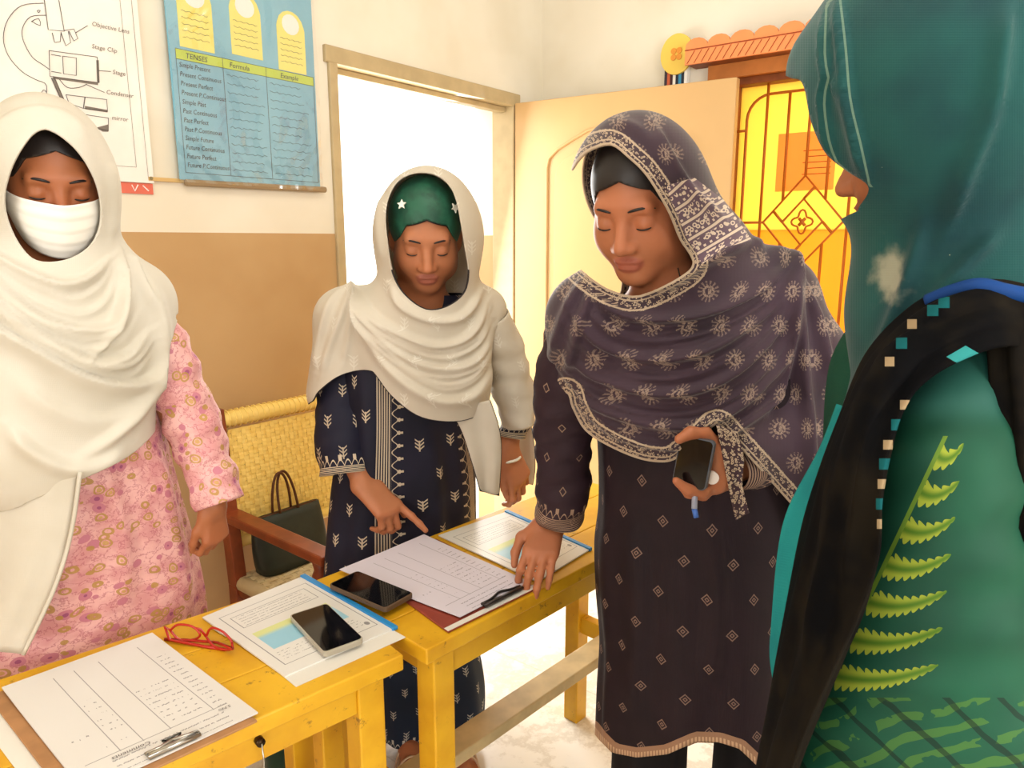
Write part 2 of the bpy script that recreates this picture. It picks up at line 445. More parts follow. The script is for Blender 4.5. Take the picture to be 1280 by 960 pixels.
# microscope chart
g = G('white_chart_paper', .35, .5); g.col(g.mix(g.ss(g.noise(5), .35, .7), C(244, 240, 232), C(233, 228, 220))); g.bump(g.noise(14, 2), .25, .01)
mc = tag(empty('microscope_chart', wl(2.2, 1.6)), 'white chart with pencil drawing of a microscope under clear plastic', 'poster')
m = MB(); m.rbox(1.885, 2.60, .006, .010, 1.605, 2.50); m.build('chart_sheet', g.mat, mc)
wline([(1.90, 1.62), (1.90, 2.49)], .0009, INKG, mc, 'margin_line', .0105); wline([(1.93, 1.645), (1.93, 2.49)], .0009, INKG, mc, 'margin_line', .0105); wline([(1.93, 1.645), (2.55, 1.645)], .0009, INKG, mc, 'margin_line', .0105)
from math import cos, sin
def LP(px, py):     # pixel -> (a, z) on wall_left
    r = ray(px, py); t = (CORNER@B_)/(r@B_); q = r*t
    return float((CORNER-q)@E_), float(CAMH+q[2])
def sketch(pts, r=.0018, mat=INK, closed=False, name='drawn_line', parent=None, k=4):
    P = [LP(*q) for q in pts]
    if k > 1: P = catmull(P, k)
    m = MB(); m.tube([wl(a, z, .011) for a, z in P], r, 4, flat=.4, closed=closed); m.build(name, mat, parent)
for pts, k in (([(52, 5), (25, 8), (8, 25), (2, 48), (8, 70), (25, 90), (42, 100), (56, 108), (52, 135)], 4), ([(56, 20), (36, 22), (26, 36), (27, 52), (38, 72), (52, 82), (60, 88)], 4),
               ([(52, -8), (58, 38), (78, 40), (70, -6)], 1), ([(63, 42), (66, 54), (73, 53), (74, 41)], 1), ([(74, 42), (80, 58), (86, 54), (83, 40)], 1), ([(84, 40), (90, 52), (95, 49), (90, 37), (78, 39)], 1),
               ([(59, 64), (119, 72), (121, 104), (60, 96), (59, 64)], 1), ([(76, 71), (93, 73), (93, 95), (77, 93), (76, 71)], 1), ([(62, 69), (74, 71)], 1), ([(62, 90), (74, 92)], 1), ([(72, 100), (82, 110), (96, 110), (106, 106)], 4),
               ([(62, 98), (76, 130)], 1), ([(66, 98), (79, 128)], 1), ([(80, 119), (131, 125), (132, 140), (102, 136), (84, 130), (80, 119)], 1), ([(104, 122), (102, 136)], 1), ([(99, 143), (133, 148), (133, 164), (118, 160)], 1), ([(45, 125), (52, 113), (57, 118)], 3),
               ([(92, 42), (107, 33)], 1), ([(121, 89), (136, 90)], 1), ([(105, 106), (128, 116)], 1), ([(45, 14), (48, 14), (46, 17), (44, 14)], 2), ([(37, 28), (46, 24), (48, 33), (38, 28)], 2)):
    sketch(pts, .0017, INK, parent=mc, k=k)
for pq in ([(118, 76), (121, 76), (122, 104), (119, 103)], [(104, 133), (132, 138), (132, 141), (104, 137)], [(118, 160), (133, 156), (133, 165), (126, 165)], [(64, 96), (120, 104), (120, 107), (64, 99)], [(66, 98), (79, 130), (76, 130), (63, 98)]):
    m = MB(); P = [LP(*q) for q in pq]; m.plate([(-a, z) for a, z in P], rp(0, .0105, 0), E_, ZU, B_, .0008)
    m.build('pencil_shading', INKG, mc)
for tx, px_, py_ in (('Objective Lens', 112, 33), ('Stage Clip', 112, 61), ('Stage', 138, 93), ('Condenser', 130, 118), ('mirror', 137, 150)):
    a, z = LP(px_, py_); text_mesh(tx, .0155, wl(a, z, .011), E_, ZU, B_, INKG, mc, shear=.2)
for (a, z) in ((1.893, 1.618), (1.893, 2.4)):
    m = MB(); m.plate([(-a+.005*cos(t), z+.005*sin(t)) for t in np.linspace(0, 6.28, 9)[:-1]], rp(0, .0105, 0), E_, ZU, B_, .003); m.build('tack', plain('tack_metal', C(150, 140, 110), .4, .5, 1), mc)
# red paper strip below it
rs = tag(empty('paper_strip', wl(1.95, 1.57)), 'red paper strip with white check marks under the microscope chart', 'paper')
m = MB(); m.rbox(1.887, 2.05, .002, .005, 1.575, 1.604); m.build('strip', plain('red_paper', C(214, 110, 90), .6), rs)
for q in ([(1.945, 1.598), (1.938, 1.582), (1.928, 1.599)], [(1.915, 1.598), (1.9, 1.584)]):
    m = MB(); m.tube([wl(a, z, .006) for a, z in q], .0018, 4); m.build('check_mark', plain('white_ink', C(246, 230, 224), .6), rs)
# wooden batten behind the charts
m = MB(); m.rbox(1.78, 1.90, .0, .012, 1.612, 1.622); tag(m.build('wall_batten', plain('batten_wood', C(206, 172, 112), .6)), 'thin wooden batten on wall between the two charts', 'batten')
# blue chart under crinkled plastic
bc = tag(empty('tenses_chart', wl(1.57, 1.6)), 'blue handwritten tenses chart under crinkled clear plastic', 'poster')
g = G('blue_chart_paper', .5, .4); g.col(g.mix(g.ss(g.noise(4), .3, .7), C(126, 186, 210), C(108, 168, 196)))
m = MB(); m.rbox(1.325, 1.815, .018, .022, 1.62, 2.62); m.build('chart_sheet', g.mat, bc)
YEL = plain('yellow_card', C(240, 226, 120), .6); LIME = plain('lime_band', C(186, 206, 66), .6)
a0, a1 = 1.797, 1.332
m = MB(); m.rbox(a1, a0, .022, .0228, 1.945, 1.972); m.build('header_band', LIME, bc)
for pts in ([(a0, 1.64), (a0, 1.972)], [(a1, 1.64), (a1, 1.972)], [(a0, 1.64), (a1, 1.64)], [(a0, 1.972), (a1, 1.972)], [(a0, 1.945), (a1, 1.945)], [(1.655, 1.64), (1.655, 1.972)], [(1.51, 1.64), (1.51, 1.972)]):
    wline(pts, .0011, INKB, bc, 'ruled_line', .0232)
rows = ['Simple Present', 'Present Continuous', 'Present Perfect', 'Present P.Continuous', 'Simple Past', 'Past Continuous', 'Past Perfect', 'Past P.Continuous', 'Simple Future', 'Future Continuous', 'Future Perfect', 'Future P.Continuous']
for i, r_ in enumerate(rows):
    text_mesh(r_, .0185, wl(a0-.006, 1.925-i*.0245, .0232), E_*.84, ZU, B_, INKB, bc, shear=.18)
for tx, a in (('TENSES', 1.77), ('Formula', 1.635), ('Example', 1.46)):
    text_mesh(tx, .02, wl(a, 1.951, .0232), E_, ZU, B_, INKB, bc, shear=.15)
for i in range(12):
    for a, w in ((1.645, .10+.025*random.random()), (1.50, .11+.04*random.random())):
        z = 1.928-i*.0245
        wline([(a-w*j/14, z+.0025*sin(j*2.3+i)) for j in range(15)], .0008, INKB, bc, 'handwritten_line', .0232)
for ca, cz in ((1.73, 2.05), (1.57, 2.06), (1.41, 2.045)):
    m = MB(); po = [(-ca-.052, cz-.07), (-ca+.052, cz-.07), (-ca+.052, cz+.06)]+[(-ca+.05*cos(t), cz+.06+.05*sin(t)) for t in np.linspace(.2, 2.9, 8)]+[(-ca-.052, cz+.06)]
    m.plate(po, rp(0, .022, 0), E_, ZU, B_, .001); m.build('yellow_card', YEL, bc)
    m = MB(); m.plate([(-ca+.032*cos(t), cz+.07+.03*sin(t)) for t in np.linspace(0, 6.28, 17)[:-1]], rp(0, .0231, 0), E_, ZU, B_, .0006); m.build('card_circle', plain('white_paper_spot', C(240, 240, 236), .6), bc)
    for i in range(5): wline([(ca+.042-.08*j/12, cz+.025-.017*i+.002*sin(j*2.1+i)) for j in range(13)], .0008, INKB, bc, 'handwritten_line', .0238)
m = MB(); m.tube([wl(1.80, 1.612, .022), wl(1.305, 1.618, .022)], .0095, 8); m.build('bottom_rod', plain('rod_wood', C(150, 128, 96), .5), bc)
# plastic cover: crinkled glossy sheet
g = G('clear_plastic', .08, .6)
tp = g.n('ShaderNodeBsdfTransparent'); gl = g.n('ShaderNodeBsdfGlossy'); gl.inputs['Roughness'].default_value = .13
mxs = g.n('ShaderNodeMixShader'); mxs.inputs[0].default_value = .17
g.t.links.new(tp.outputs[0], mxs.inputs[1]); g.t.links.new(gl.outputs[0], mxs.inputs[2]); g.t.links.new(mxs.outputs[0], g.out.inputs[0])
nx, nz = 70, 140
V = []; F = []
for j in range(nz+1):
    for i in range(nx+1):
        a = 1.82-.5*i/nx; z = 1.612+1.0*j/nz
        h = .006*abs(sin(19*a+7*z+1.5*sin(11*z)))*sin(13*z-23*a)+.002*abs(sin(47*a-31*z+2*sin(21*z)))**3+.0012*abs(sin(88*a*z+20*z))**6+.004*max(0, sin(9*a+8*z+.7))**2*abs(sin(58*a+33*z+sin(40*z)))**3
        V.append(wl(a, z, .0315+h))
for j in range(nz):
    for i in range(nx):
        k = j*(nx+1)+i; F.append((k, k+1, k+nx+2, k+nx+1))
link('plastic_cover', mesh_np('plastic_cover', V, F), g.mat, bc)

# ------------------------------------------------------------------ yellow desks
def yellow_wood(name):
    g = G(name, .42, .45)
    n1 = g.noise(7, 5); n2 = g.noise(38, 6, rough=.7); n3 = g.noise(3, 2)
    c = g.mix(g.ss(n1, .3, .75), C(228, 178, 34), C(204, 148, 18))
    scuff = g.ss(n2, .60, .70)*g.ss(n3, .40, .56)
    c = g.mix(scuff*.75, c, C(112, 74, 30))
    spot = g.ss(g.voro(11), .0, .035, 1., 0.)
    g.col(g.mix(spot*.7, c, C(120, 70, 20))); g.bump(n1, .15, .003)
    return g.mat
M_YW = yellow_wood('yellow_paint')
M_GAP = plain('dark_joint', C(110, 72, 18), .8)
M_LIT_WORN = plain('lit_worn_wood', C(222, 200, 150), .5, var=.25, scale=12)  # pale tone puts the light falling on the worn stretcher into its colour
def vec2(x, y):
    v = np.array([x, y, 0.]); return v/np.linalg.norm(v)
def desk(F, d, length, depth, direction, label, extra=False, flip=False):
    """F: front corner (xy) at the shared end; the desk runs along d*direction; back is to the left of d"""
    nb = np.array([-d[1], d[0], 0.])
    root = tag(empty('school_desk', (F[0]+d[0]*direction*length/2+nb[0]*depth/2, F[1]+d[1]*direction*length/2+nb[1]*depth/2, 0)), label, 'desk', 'yellow wooden desks pushed end to end')
    O = np.array([F[0], F[1], 0.]); D = d*direction
    zt = .75
    npl = 3; pw = depth/npl
    for i in range(npl):
        m = MB(); m.box(O+nb*(i*pw+.0006)+ZU*(zt-.03), D, nb, ZU, length, pw-.0012, .03); m.build('plank', M_YW, root, bevel=.003)
    i_ = .018; ls = .05; ins = .03
    for (s, t) in ((0, 0), (1, 0), (0, 1), (1, 1)):
        o = O+D*(ins if s == 0 else length-ins-ls)+nb*(i_ if t == 0 else depth-i_-ls)
        m = MB(); m.box(o, D, nb, ZU, ls, ls, zt-.03); m.build('leg', M_YW, root, bevel=.003)
    for t in (0, 1):
        o = O+D*(ins+ls)+nb*(i_+.006 if t == 0 else depth-i_-.03)+ZU*(zt-.09)
        m = MB(); m.box(o, D, nb, ZU, length-2*ins-2*ls, .024, .06); m.build('apron', M_YW, root, bevel=.002)
    for s in (0, 1):
        o = O+D*(ins+.012 if s == 0 else length-ins-ls+.012)+nb*(i_+ls)
        m = MB(); m.box(o+ZU*(zt-.09), D, nb, ZU, .024, depth-2*i_-2*ls, .06); m.build('apron', M_YW, root, bevel=.002)
        m = MB(); m.box(o+ZU*.30, D, nb, ZU, .03, depth-2*i_-2*ls, .05); m.build('end_rail', M_YW, root, bevel=.002)
    o = O+D*(ins+.042)+nb*(depth/2-.035)+ZU*.31
    m = MB(); m.box(o, D, nb, ZU, length-2*ins-2*ls+.016, .07, .03); m.build('stretcher', M_LIT_WORN, root, bevel=.003)
    if extra:
        o = O+D*(ins)+nb*(depth/2-.01)
        m = MB(); m.box(o, D, nb, ZU, .045, .045, zt-.03); m.build('end_post', M_YW, root, bevel=.003)
    return root
d1 = vec2(.75, .66); d2 = vec2(.685, .729)
F1 = np.array([-.1775, 1.1327])-d1[:2]*.012; F2 = np.array([-.1525, 1.1327])+d2[:2]*.006
t1 = desk(F1, d1, 1.05, .375, -1, 'worn yellow wooden desk carrying the red spectacles and the handwritten table clipboard', extra=True)
t2 = desk(F2, d2, .91, .375, 1, 'worn yellow wooden desk carrying the open clipboard that the pointing girl touches')
# keyhole knob and key ring on the front desk
kb = T(335, 912, .66)
m = MB(); p0 = np.array([F1[0], F1[1], 0])-d1*.25+np.array([-d1[1], d1[0], 0])*.024+ZU*.698
n1v = np.array([d1[1], -d1[0], 0.])
m.tube([p0-n1v*.002, p0+n1v*.012], .007, 10); m.build('knob', plain('dark_metal', C(60, 44, 26), .4, .5, .8), t1, smooth=True)
m = MB(); q = p0+n1v*.014; m.tube([q, q+n1v*.004-ZU*.03, q+n1v*.003-d1*.004-ZU*.06], .0014, 5); m.tube([q+n1v*.003-ZU*.07-d1*.006+np.array([d1[0]*.009*cos(t), d1[1]*.009*cos(t), .014*sin(t)]) for t in np.linspace(0, 6.28, 15)[:-1]], .0018, 5, closed=True)
kr = m.build('key_ring', M_STEEL, smooth=True); tag(kr, 'small key ring hanging by a wire from the desk knob', 'key ring')

# bottle on the floor under the desk
bl = tag(empty('water_bottle', tuple(T(350, 985, 0)*np.array([1, 1, 0]))), 'dark green bottle standing on the floor under the yellow desk', 'bottle')
bx_, by_ = bl.location.x, bl.location.y
def lathe(cx, cy, prof, n=24):
    V = []; F = []
    for r, z in prof:
        for j in range(n):
            t = 2*math.pi*j/n; V.append((cx+r*cos(t), cy+r*sin(t), z))
    for i in range(len(prof)-1):
        for j in range(n): F.append((i*n+j, i*n+(j+1) % n, (i+1)*n+(j+1) % n, (i+1)*n+j))
    F.append(tuple(range(n))[::-1]); F.append(tuple((len(prof)-1)*n+j for j in range(n)))
    return V, F
M_DG = plain('dark_green_plastic', C(14, 62, 44), .35, .5)
link('bottle_body', mesh_np('b', *lathe(bx_, by_, [(.03, 0), (.034, .006), (.034, .24), (.026, .275), (.016, .29), (.016, .3)])), M_DG, bl)
link('bottle_cap', mesh_np('b', *lathe(bx_, by_, [(.019, .3), (.02, .304), (.02, .33), (.017, .334)])), plain('bottle_cap', C(10, 40, 30), .4), bl)

# ------------------------------------------------------------------ papers, clipboards, phones
def bil(q, u, v):       # q: 4 xy corners: (0,0),(1,0),(1,1),(0,1)
    q = [np.asarray(k, float) for k in q]
    return (q[0]*(1-u)+q[1]*u)*(1-v)+(q[3]*(1-u)+q[2]*u)*v
def sheet(name, q, z, mat, parent=None, th=.0006, n=14, lift=None):
    """thin sheet on four xy corners, lift(u,v)-> extra height"""
    V = []; F = []; UV = []
    for s in (1, 0):
        for j in range(n+1):
            for i in range(n+1):
                u, v = i/n, j/n; p = bil(q, u, v)
                V.append((p[0], p[1], z+(lift(u, v) if lift else 0)+s*th)); UV.append((u, v))
    N = (n+1)**2
    for j in range(n):
        for i in range(n):
            k = j*(n+1)+i
            F.append((k, k+1, k+n+2, k+n+1)); F.append((N+k, N+k+n+1, N+k+n+2, N+k+1))
    for i in range(n):
        for a, b in ((i, i+1), (n*(n+1)+i+1, n*(n+1)+i), ((i+1)*(n+1), i*(n+1)), (i*(n+1)+n, (i+1)*(n+1)+n)):
            F.append((a, N+a, N+b, b))
    me = mesh_np(name, V, F, uv=UV)
    bm = bmesh.new(); bm.from_mesh(me); bmesh.ops.recalc_face_normals(bm, faces=bm.faces); bm.to_mesh(me); bm.free()
    return link(name, me, mat, parent, smooth=False)
def ink_lines(g, u, v, rows, lo, hi, seed=0., thr=.5, us=46.):
    r = v*rows; fr = g.f('FRACT', r); row = g.f('FLOOR', r)
    wob = g.noise(1., 2, g.vec(u*us, row*7.3+seed, 0.))
    hgt = g.noise(1., 2, g.vec(u*us*2.2, row*3.1+seed, 4.))
    inside = band(g, fr, .5+(hgt-.5)*.5, .08)
    return inside*(wob > thr)*band(g, u, (lo+hi)/2, (hi-lo)/2)
def in_rect(g, u, v, u0, u1, v0, v1):
    return band(g, u, (u0+u1)/2, (u1-u0)/2)*band(g, v, (v0+v1)/2, (v1-v0)/2)
def form_mat(name, tint=(222, 219, 214)):
    """ruled form; v=0 at the clip end"""
    g = G(name, .6, .25); u, v = g.uv()
    box = in_rect(g, u, v, .08, .93, .14, .95)
    lines = g.mx(band(g, u, .83, .0028), band(g, u, .56, .0028), band(g, u, .40, .0028), band(g, u, .27, .0028))*band(g, v, .53, .38)
    hl = band(g, v, .155, .0022)*band(g, u, .5, .42)
    ink = g.mx(lines, hl, ink_lines(g, u, v, 22., .58, .80, 1., .52)*band(g, v, .36, .17), ink_lines(g, u, v, 22., .86, .93, 5., .45, 60.)*band(g, v, .45, .3), ink_lines(g, u, v, 20., .29, .38, 9., .55)*band(g, v, .42, .2), ink_lines(g, u, v, 16., .1, .25, 3., .62)*band(g, v, .3, .1))
    head = ink_lines(g, u, v, 24., .2, .86, 2., .42, 60.)*band(g, v, .075, .055)
    c = g.mix(g.noise(3), C(*tint), C(tint[0]-10, tint[1]-10, tint[2]-10))
    g.col(g.mix(g.mx(ink, head)*.6, c, C(70, 66, 74)))
    return g.mat
M_PAPER = plain('white_paper', C(224, 221, 212), .6, var=.03)
M_HARD = plain('hardboard', C(176, 128, 84), .55, var=.2, scale=25)
M_MAROON = plain('maroon_board', C(150, 66, 52), .4, .5, var=.15, scale=20)
def clip_wire(q, u0, u1, z, parent, mat, v=.035, back=.03):
    pts = []
    for (u, w) in ((u0, v), (u0+.08, v+.0), (u0+.14, v+back*.3), (u0+.22, v+back), (u1-.18, v+back), (u1-.12, v+back*.4), (u1-.06, v), (u1, v-.005), (u1, v-.03), (u0, v-.03)):
        p = bil(q, u, w); pts.append((p[0], p[1], z))
    m = MB(); m.tube(pts, .0028, 6, closed=True); return m.build('clip_wire', mat, parent, smooth=True)
# left clipboard: corners listed from the clip end (near the camera): near-left, near-right, far-right, far-left
c1 = [T(105, 985, .765)[:2], T(322, 886, .765)[:2], T(190, 789, .765)[:2], T(2, 858, .765)[:2]]
def grow(q, e):
    c = sum(np.asarray(k) for k in q)/4; return [c+(np.asarray(k)-c)*(1+e) for k in q]
z0 = .7505
lp = [T(0, 905, z0)[:2]+np.array([-.05, .01]), T(60, 985, z0)[:2], T(150, 930, z0)[:2], T(60, 860, z0)[:2]]
o = sheet('loose_sheet', [T(48, 1000, z0)[:2], T(230, 905, z0)[:2], T(150, 835, z0)[:2], T(-30, 895, z0)[:2]], z0, M_PAPER, th=.0012)
tag(o, 'white loose sheet lying under the left hardboard clipboard', 'paper')
cb = tag(empty('clipboard', (*(sum(c1)/4), z0)), 'brown hardboard clipboard under the handwritten form beside the red spectacles', 'clipboard', None)
b1_ = grow(c1, .045)
m = MB(); m.prism([tuple(p-np.array([.006, .012])) for p in b1_], z0+.0015, z0+.0055); m.build('board', M_HARD, cb, bevel=.001)
m = MB(); pa, pb = bil(c1, .35, .02), bil(c1, .62, .02); m.tube([(pa[0], pa[1], z0+.0125), (pb[0], pb[1], z0+.0125)], .006, 8, flat=.8); m.build('clip_bar', M_STEEL, cb, smooth=True)
clip_wire(c1, .34, .64, z0+.0145, cb, M_STEEL)
FM1 = form_mat('ruled_form')
o = sheet('form_sheet', c1, z0+.0065, FM1, th=.0025, lift=lambda u, v: .003*v*v+.004*max(0, v-.7)*(1-u)); tag(o, 'handwritten ruled form on the clipboard beside the red spectacles', 'paper')
ud = np.array([*(c1[1]-c1[0]), 0]); ud /= np.linalg.norm(ud); vd = np.array([*(c1[3]-c1[0]), 0]); vd /= np.linalg.norm(vd)
def on1(q, u, v, z): p = bil(q, u, v); return np.array([p[0], p[1], z])
text_mesh('Comments', .011, on1(c1, .42, .125, z0+.0098), -ud, -vd, ZU, INK, o, shear=.2)
text_mesh('S.No', .009, on1(c1, .92, .13, z0+.0098), -ud, -vd, ZU, INK, o, shear=.2)

# middle clipboard (maroon), sheet slid askew
q2 = [T(560, 788, .757)[:2], T(672, 733, .757)[:2], T(545, 672, .757)[:2], T(455, 712, .757)[:2]]
cb2 = tag(empty('clipboard', (*(sum(q2)/4), z0)), 'maroon clipboard under the curling form that the girl points at', 'clipboard')
m = MB(); m.prism([tuple(p) for p in q2], z0+.0005, z0+.0045); m.build('board', M_MAROON, cb2, bevel=.001)
m = MB(); m.prism([tuple(bil(q2, u, v)) for u, v in ((.0, -.0), (1, 0), (1, .04), (.0, .04))], z0+.0046, z0+.0052); m.build('edge_strip', M_PAPER, cb2)
P2 = [T(598, 768, .762)[:2], T(662, 725, .762)[:2], T(530, 668, .762)[:2], T(424, 712, .762)[:2]]
P2[0] = T(575, 770, .762)[:2]
o = sheet('form_sheet', P2, z0+.007, form_mat('lilac_form', (216, 210, 222)), th=.0012, lift=lambda u, v: .003*v+.006*max(0, .25-v)*(1-u)+.010*max(0, v-.8)*abs(u-.5)); tag(o, 'lilac white ruled form curling on the maroon clipboard', 'paper')
clip_wire(q2, .42, .86, z0+.0125, cb2, plain('clip_dark', C(70, 66, 66), .35, .5, .9), v=.06, back=.03)
m = MB(); pa, pb = bil(q2, .43, .04), bil(q2, .86, .04); m.tube([(pa[0], pa[1], z0+.0105), (pb[0], pb[1], z0+.0105)], .0055, 8, flat=.7); m.build('clip_bar', plain('clip_dark2', C(96, 88, 84), .35, .5, .9), cb2, smooth=True)

# printed booklets with blue spine strip
def booklet_mat(name):
    g = G(name, .35, .4); u, v = g.uv()
    bx = in_rect(g, u, v, .08, .93, .10, .9); bi = in_rect(g, u, v, .088, .922, .105, .895)
    ink = bx-bi
    ob = in_rect(g, u, v, .14, .86, .66, .84)-in_rect(g, u, v, .147, .853, .665, .835)
    tl = ink_lines(g, u, v, 30., .18, .8, 1., .45, 60.)*band(g, v, .75, .07)
    tl2 = ink_lines(g, u, v, 34., .12, .85, 6., .5, 60.)*band(g, v, .2, .06)
    pic = in_rect(g, u, v, .14, .84, .30, .56)
    n = g.noise(6.); pc = g.mix(g.ss(v, .46, .52), g.mix(g.ss(n, .4, .6), C(178, 214, 226), C(150, 200, 220)), C(214, 220, 150))
    fig = in_rect(g, u, v, .50, .66, .33, .46); fig2 = in_rect(g, u, v, .60, .70, .30, .42)
    pc = g.mix(fig*g.ss(n, .4, .5), pc, C(216, 120, 96)); pc = g.mix(fig2*g.ss(n, .45, .55), pc, C(60, 84, 120))
    c = g.mix(pic, C(224, 222, 216), pc)
    seal = g.f('SQRT', (u-.88)*(u-.88)+(v-.16)*(v-.16))
    c = g.mix(g.f('LESS_THAN', seal, .022)*.7, c, C(60, 60, 70))
    g.col(g.mix(g.mx(ink, ob, tl, tl2)*.7, c, C(70, 70, 78)))
    return g.mat
BM = booklet_mat('booklet_print'); M_BLUE = plain('blue_plastic', C(40, 136, 200), .35, .5)
def booklet(q, z, label, under=None):
    r = tag(empty('booklet', (*(sum(np.asarray(k) for k in q)/4), z)), label, 'booklet', 'printed booklets with blue spine strips')
    if under is not None: sheet('back_page', under, z, M_PAPER, r, th=.0012)
    sheet('page_block', q, z+.0013, BM, r, th=.003, lift=lambda u, v: .002*v*(1-v))
    m = MB(); m.prism([tuple(bil(q, u, v)) for u, v in ((.965, -.01), (1.02, -.01), (1.02, 1.01), (.965, 1.01))], z, z+.0075); m.build('spine_strip', M_BLUE, r, bevel=.0015)
    return r
zq = .7505
qa = [T(356, 848, zq)[:2], T(494, 787, zq)[:2], T(380, 722, zq)[:2], T(253, 774, zq)[:2]]
un = [T(370, 859, zq)[:2], T(507, 797, zq)[:2], T(420, 748, zq)[:2], T(275, 782, zq)[:2]]
bk1 = booklet(qa, zq, 'printed booklet with blue spine lying under the clear cased phone', un)
qb = [T(672, 729, zq)[:2], T(738, 690, zq)[:2], T(634, 641, zq)[:2], T(548, 670, zq)[:2]]
qb = [T(548, 671, zq)[:2], T(672, 729, zq)[:2], T(738, 688, zq)[:2], T(634, 641, zq)[:2]]
r_ = booklet([qb[1], qb[2], qb[3], qb[0]], zq, 'printed booklet under the purple dressed woman\'s reaching hand')

M_GLASS = plain('phone_screen', C(10, 10, 12), .06, .6)
def slab_path(q, r, n=5):
    q = [np.asarray(k, float) for k in q]; out = []
    for i in range(4):
        p, a, b = q[i], q[i-1], q[(i+1) % 4]
        ua = (a-p)/np.linalg.norm(a-p); ub = (b-p)/np.linalg.norm(b-p)
        for j in range(n+1):
            t = j/n; out.append((p+ua*r)*(1-t)**2+2*p*t*(1-t)+(p+ub*r)*t*t)
    return out
def phone(q, z, label, bodymat, th=.0085, clear=False):
    r = tag(empty('smartphone', (*(sum(np.asarray(k) for k in q)/4), z)), label, 'phone')
    m = MB(); m.prism([tuple(p) for p in slab_path(q, .010)], z, z+th); m.build('case', bodymat, r, bevel=.0015)
    m = MB(); m.prism([tuple(p) for p in slab_path(grow(q, -.05), .008)], z+th, z+th+.0006); s = m.build('screen', M_GLASS, r)
    for v in (.25, .4):
        p = bil(q, 0, v); p2 = bil(q, 0, v+.08); m = MB(); m.tube([(p[0], p[1], z+th*.5), (p2[0], p2[1], z+th*.5)], .0014, 5); m.build('side_button', bodymat, r)
    return r
g = G('clear_case', .15, .5); g.col(C(206, 198, 178)); g.set('Transmission Weight', .35); M_CASE = g.mat
def fitrect(q, w, h):
    q = [np.asarray(k, float) for k in q]; c = sum(q)/4; u = (q[1]-q[0]+q[2]-q[3]); u /= np.linalg.norm(u); v = np.array([-u[1], u[0]])
    v = v if v@(q[3]-q[0]) > 0 else -v
    return [c-u*w/2-v*h/2, c+u*w/2-v*h/2, c+u*w/2+v*h/2, c-u*w/2+v*h/2]
zp = .7585
f1 = fitrect([T(408, 824, zp)[:2], T(461, 803, zp)[:2], T(405, 760, zp)[:2], T(358, 774, zp)[:2]], .074, .160)
phone(f1, zp-.0005, 'black phone in a clear case on the printed booklet', M_CASE, .010)
f2 = fitrect([T(482, 770, zp)[:2], T(517, 752, zp)[:2], T(447, 719, zp)[:2], T(412, 737, zp)[:2]], .076, .165)
phone(f2, zp+.004, 'black phone in a brown case beside the blue booklet spine', plain('brown_case', C(92, 72, 54), .5), .010)

# red spectacles on the front desk
sp = tag(empty('spectacles', tuple(T(248, 800, .75))), 'red framed spectacles lying open on the yellow desk', 'spectacles')
MR = plain('red_plastic', C(176, 34, 20), .3, .5); zs = .752
def Ts(px, py, z=zs): return T(px, py, z)
def lens_loop(cx, cy, rx, ry, tilt, zc):
    return [(cx+rx*cos(t), cy+ry*sin(t), zc+tilt*sin(t)) for t in np.linspace(0, 2*math.pi, 19)[:-1]]
La = catmull([Ts(213, 788, .770), Ts(222, 781, .785), Ts(240, 783, .785), Ts(250, 793, .772), Ts(243, 799, .757), Ts(225, 800, .755), Ts(213, 788, .770)], 4)[:-1]
Lb = catmull([Ts(258, 796, .764), Ts(264, 785, .784), Ts(279, 790, .784), Ts(290, 803, .768), Ts(287, 812, .757), Ts(268, 808, .755), Ts(258, 796, .764)], 4)[:-1]
g = G('lens', .02, .5); g.set('Transmission Weight', 1.); g.set('IOR', 1.05); M_LENS = g.mat
for L_ in (La, Lb):
    m = MB(); m.tube(list(L_), .0022, 6, closed=True); m.build('rim', MR, sp, smooth=True)
    m = MB(); m.add(list(L_), [tuple(range(len(L_)))]); m.build('lens', M_LENS, sp)
m = MB(); m.tube([La[9], (La[9]+Lb[0])/2+ZU*.006, Lb[0]], .0022, 6); m.build('bridge', MR, sp, smooth=True)
m = MB(); m.tube([La[0], Ts(206, 783, .775), Ts(212, 800, .757), Ts(255, 808, .753), Ts(282, 812, .752)], [.0022, .0025, .0025, .0028, .003], 6); m.build('temple', MR, sp, smooth=True)
m = MB(); m.tube([Lb[12], Ts(291, 811, .765), Ts(272, 803, .757), Ts(232, 800, .754), Ts(206, 799, .7525)], [.0022, .0025, .0025, .0028, .003], 6); m.build('temple', MR, sp, smooth=True)

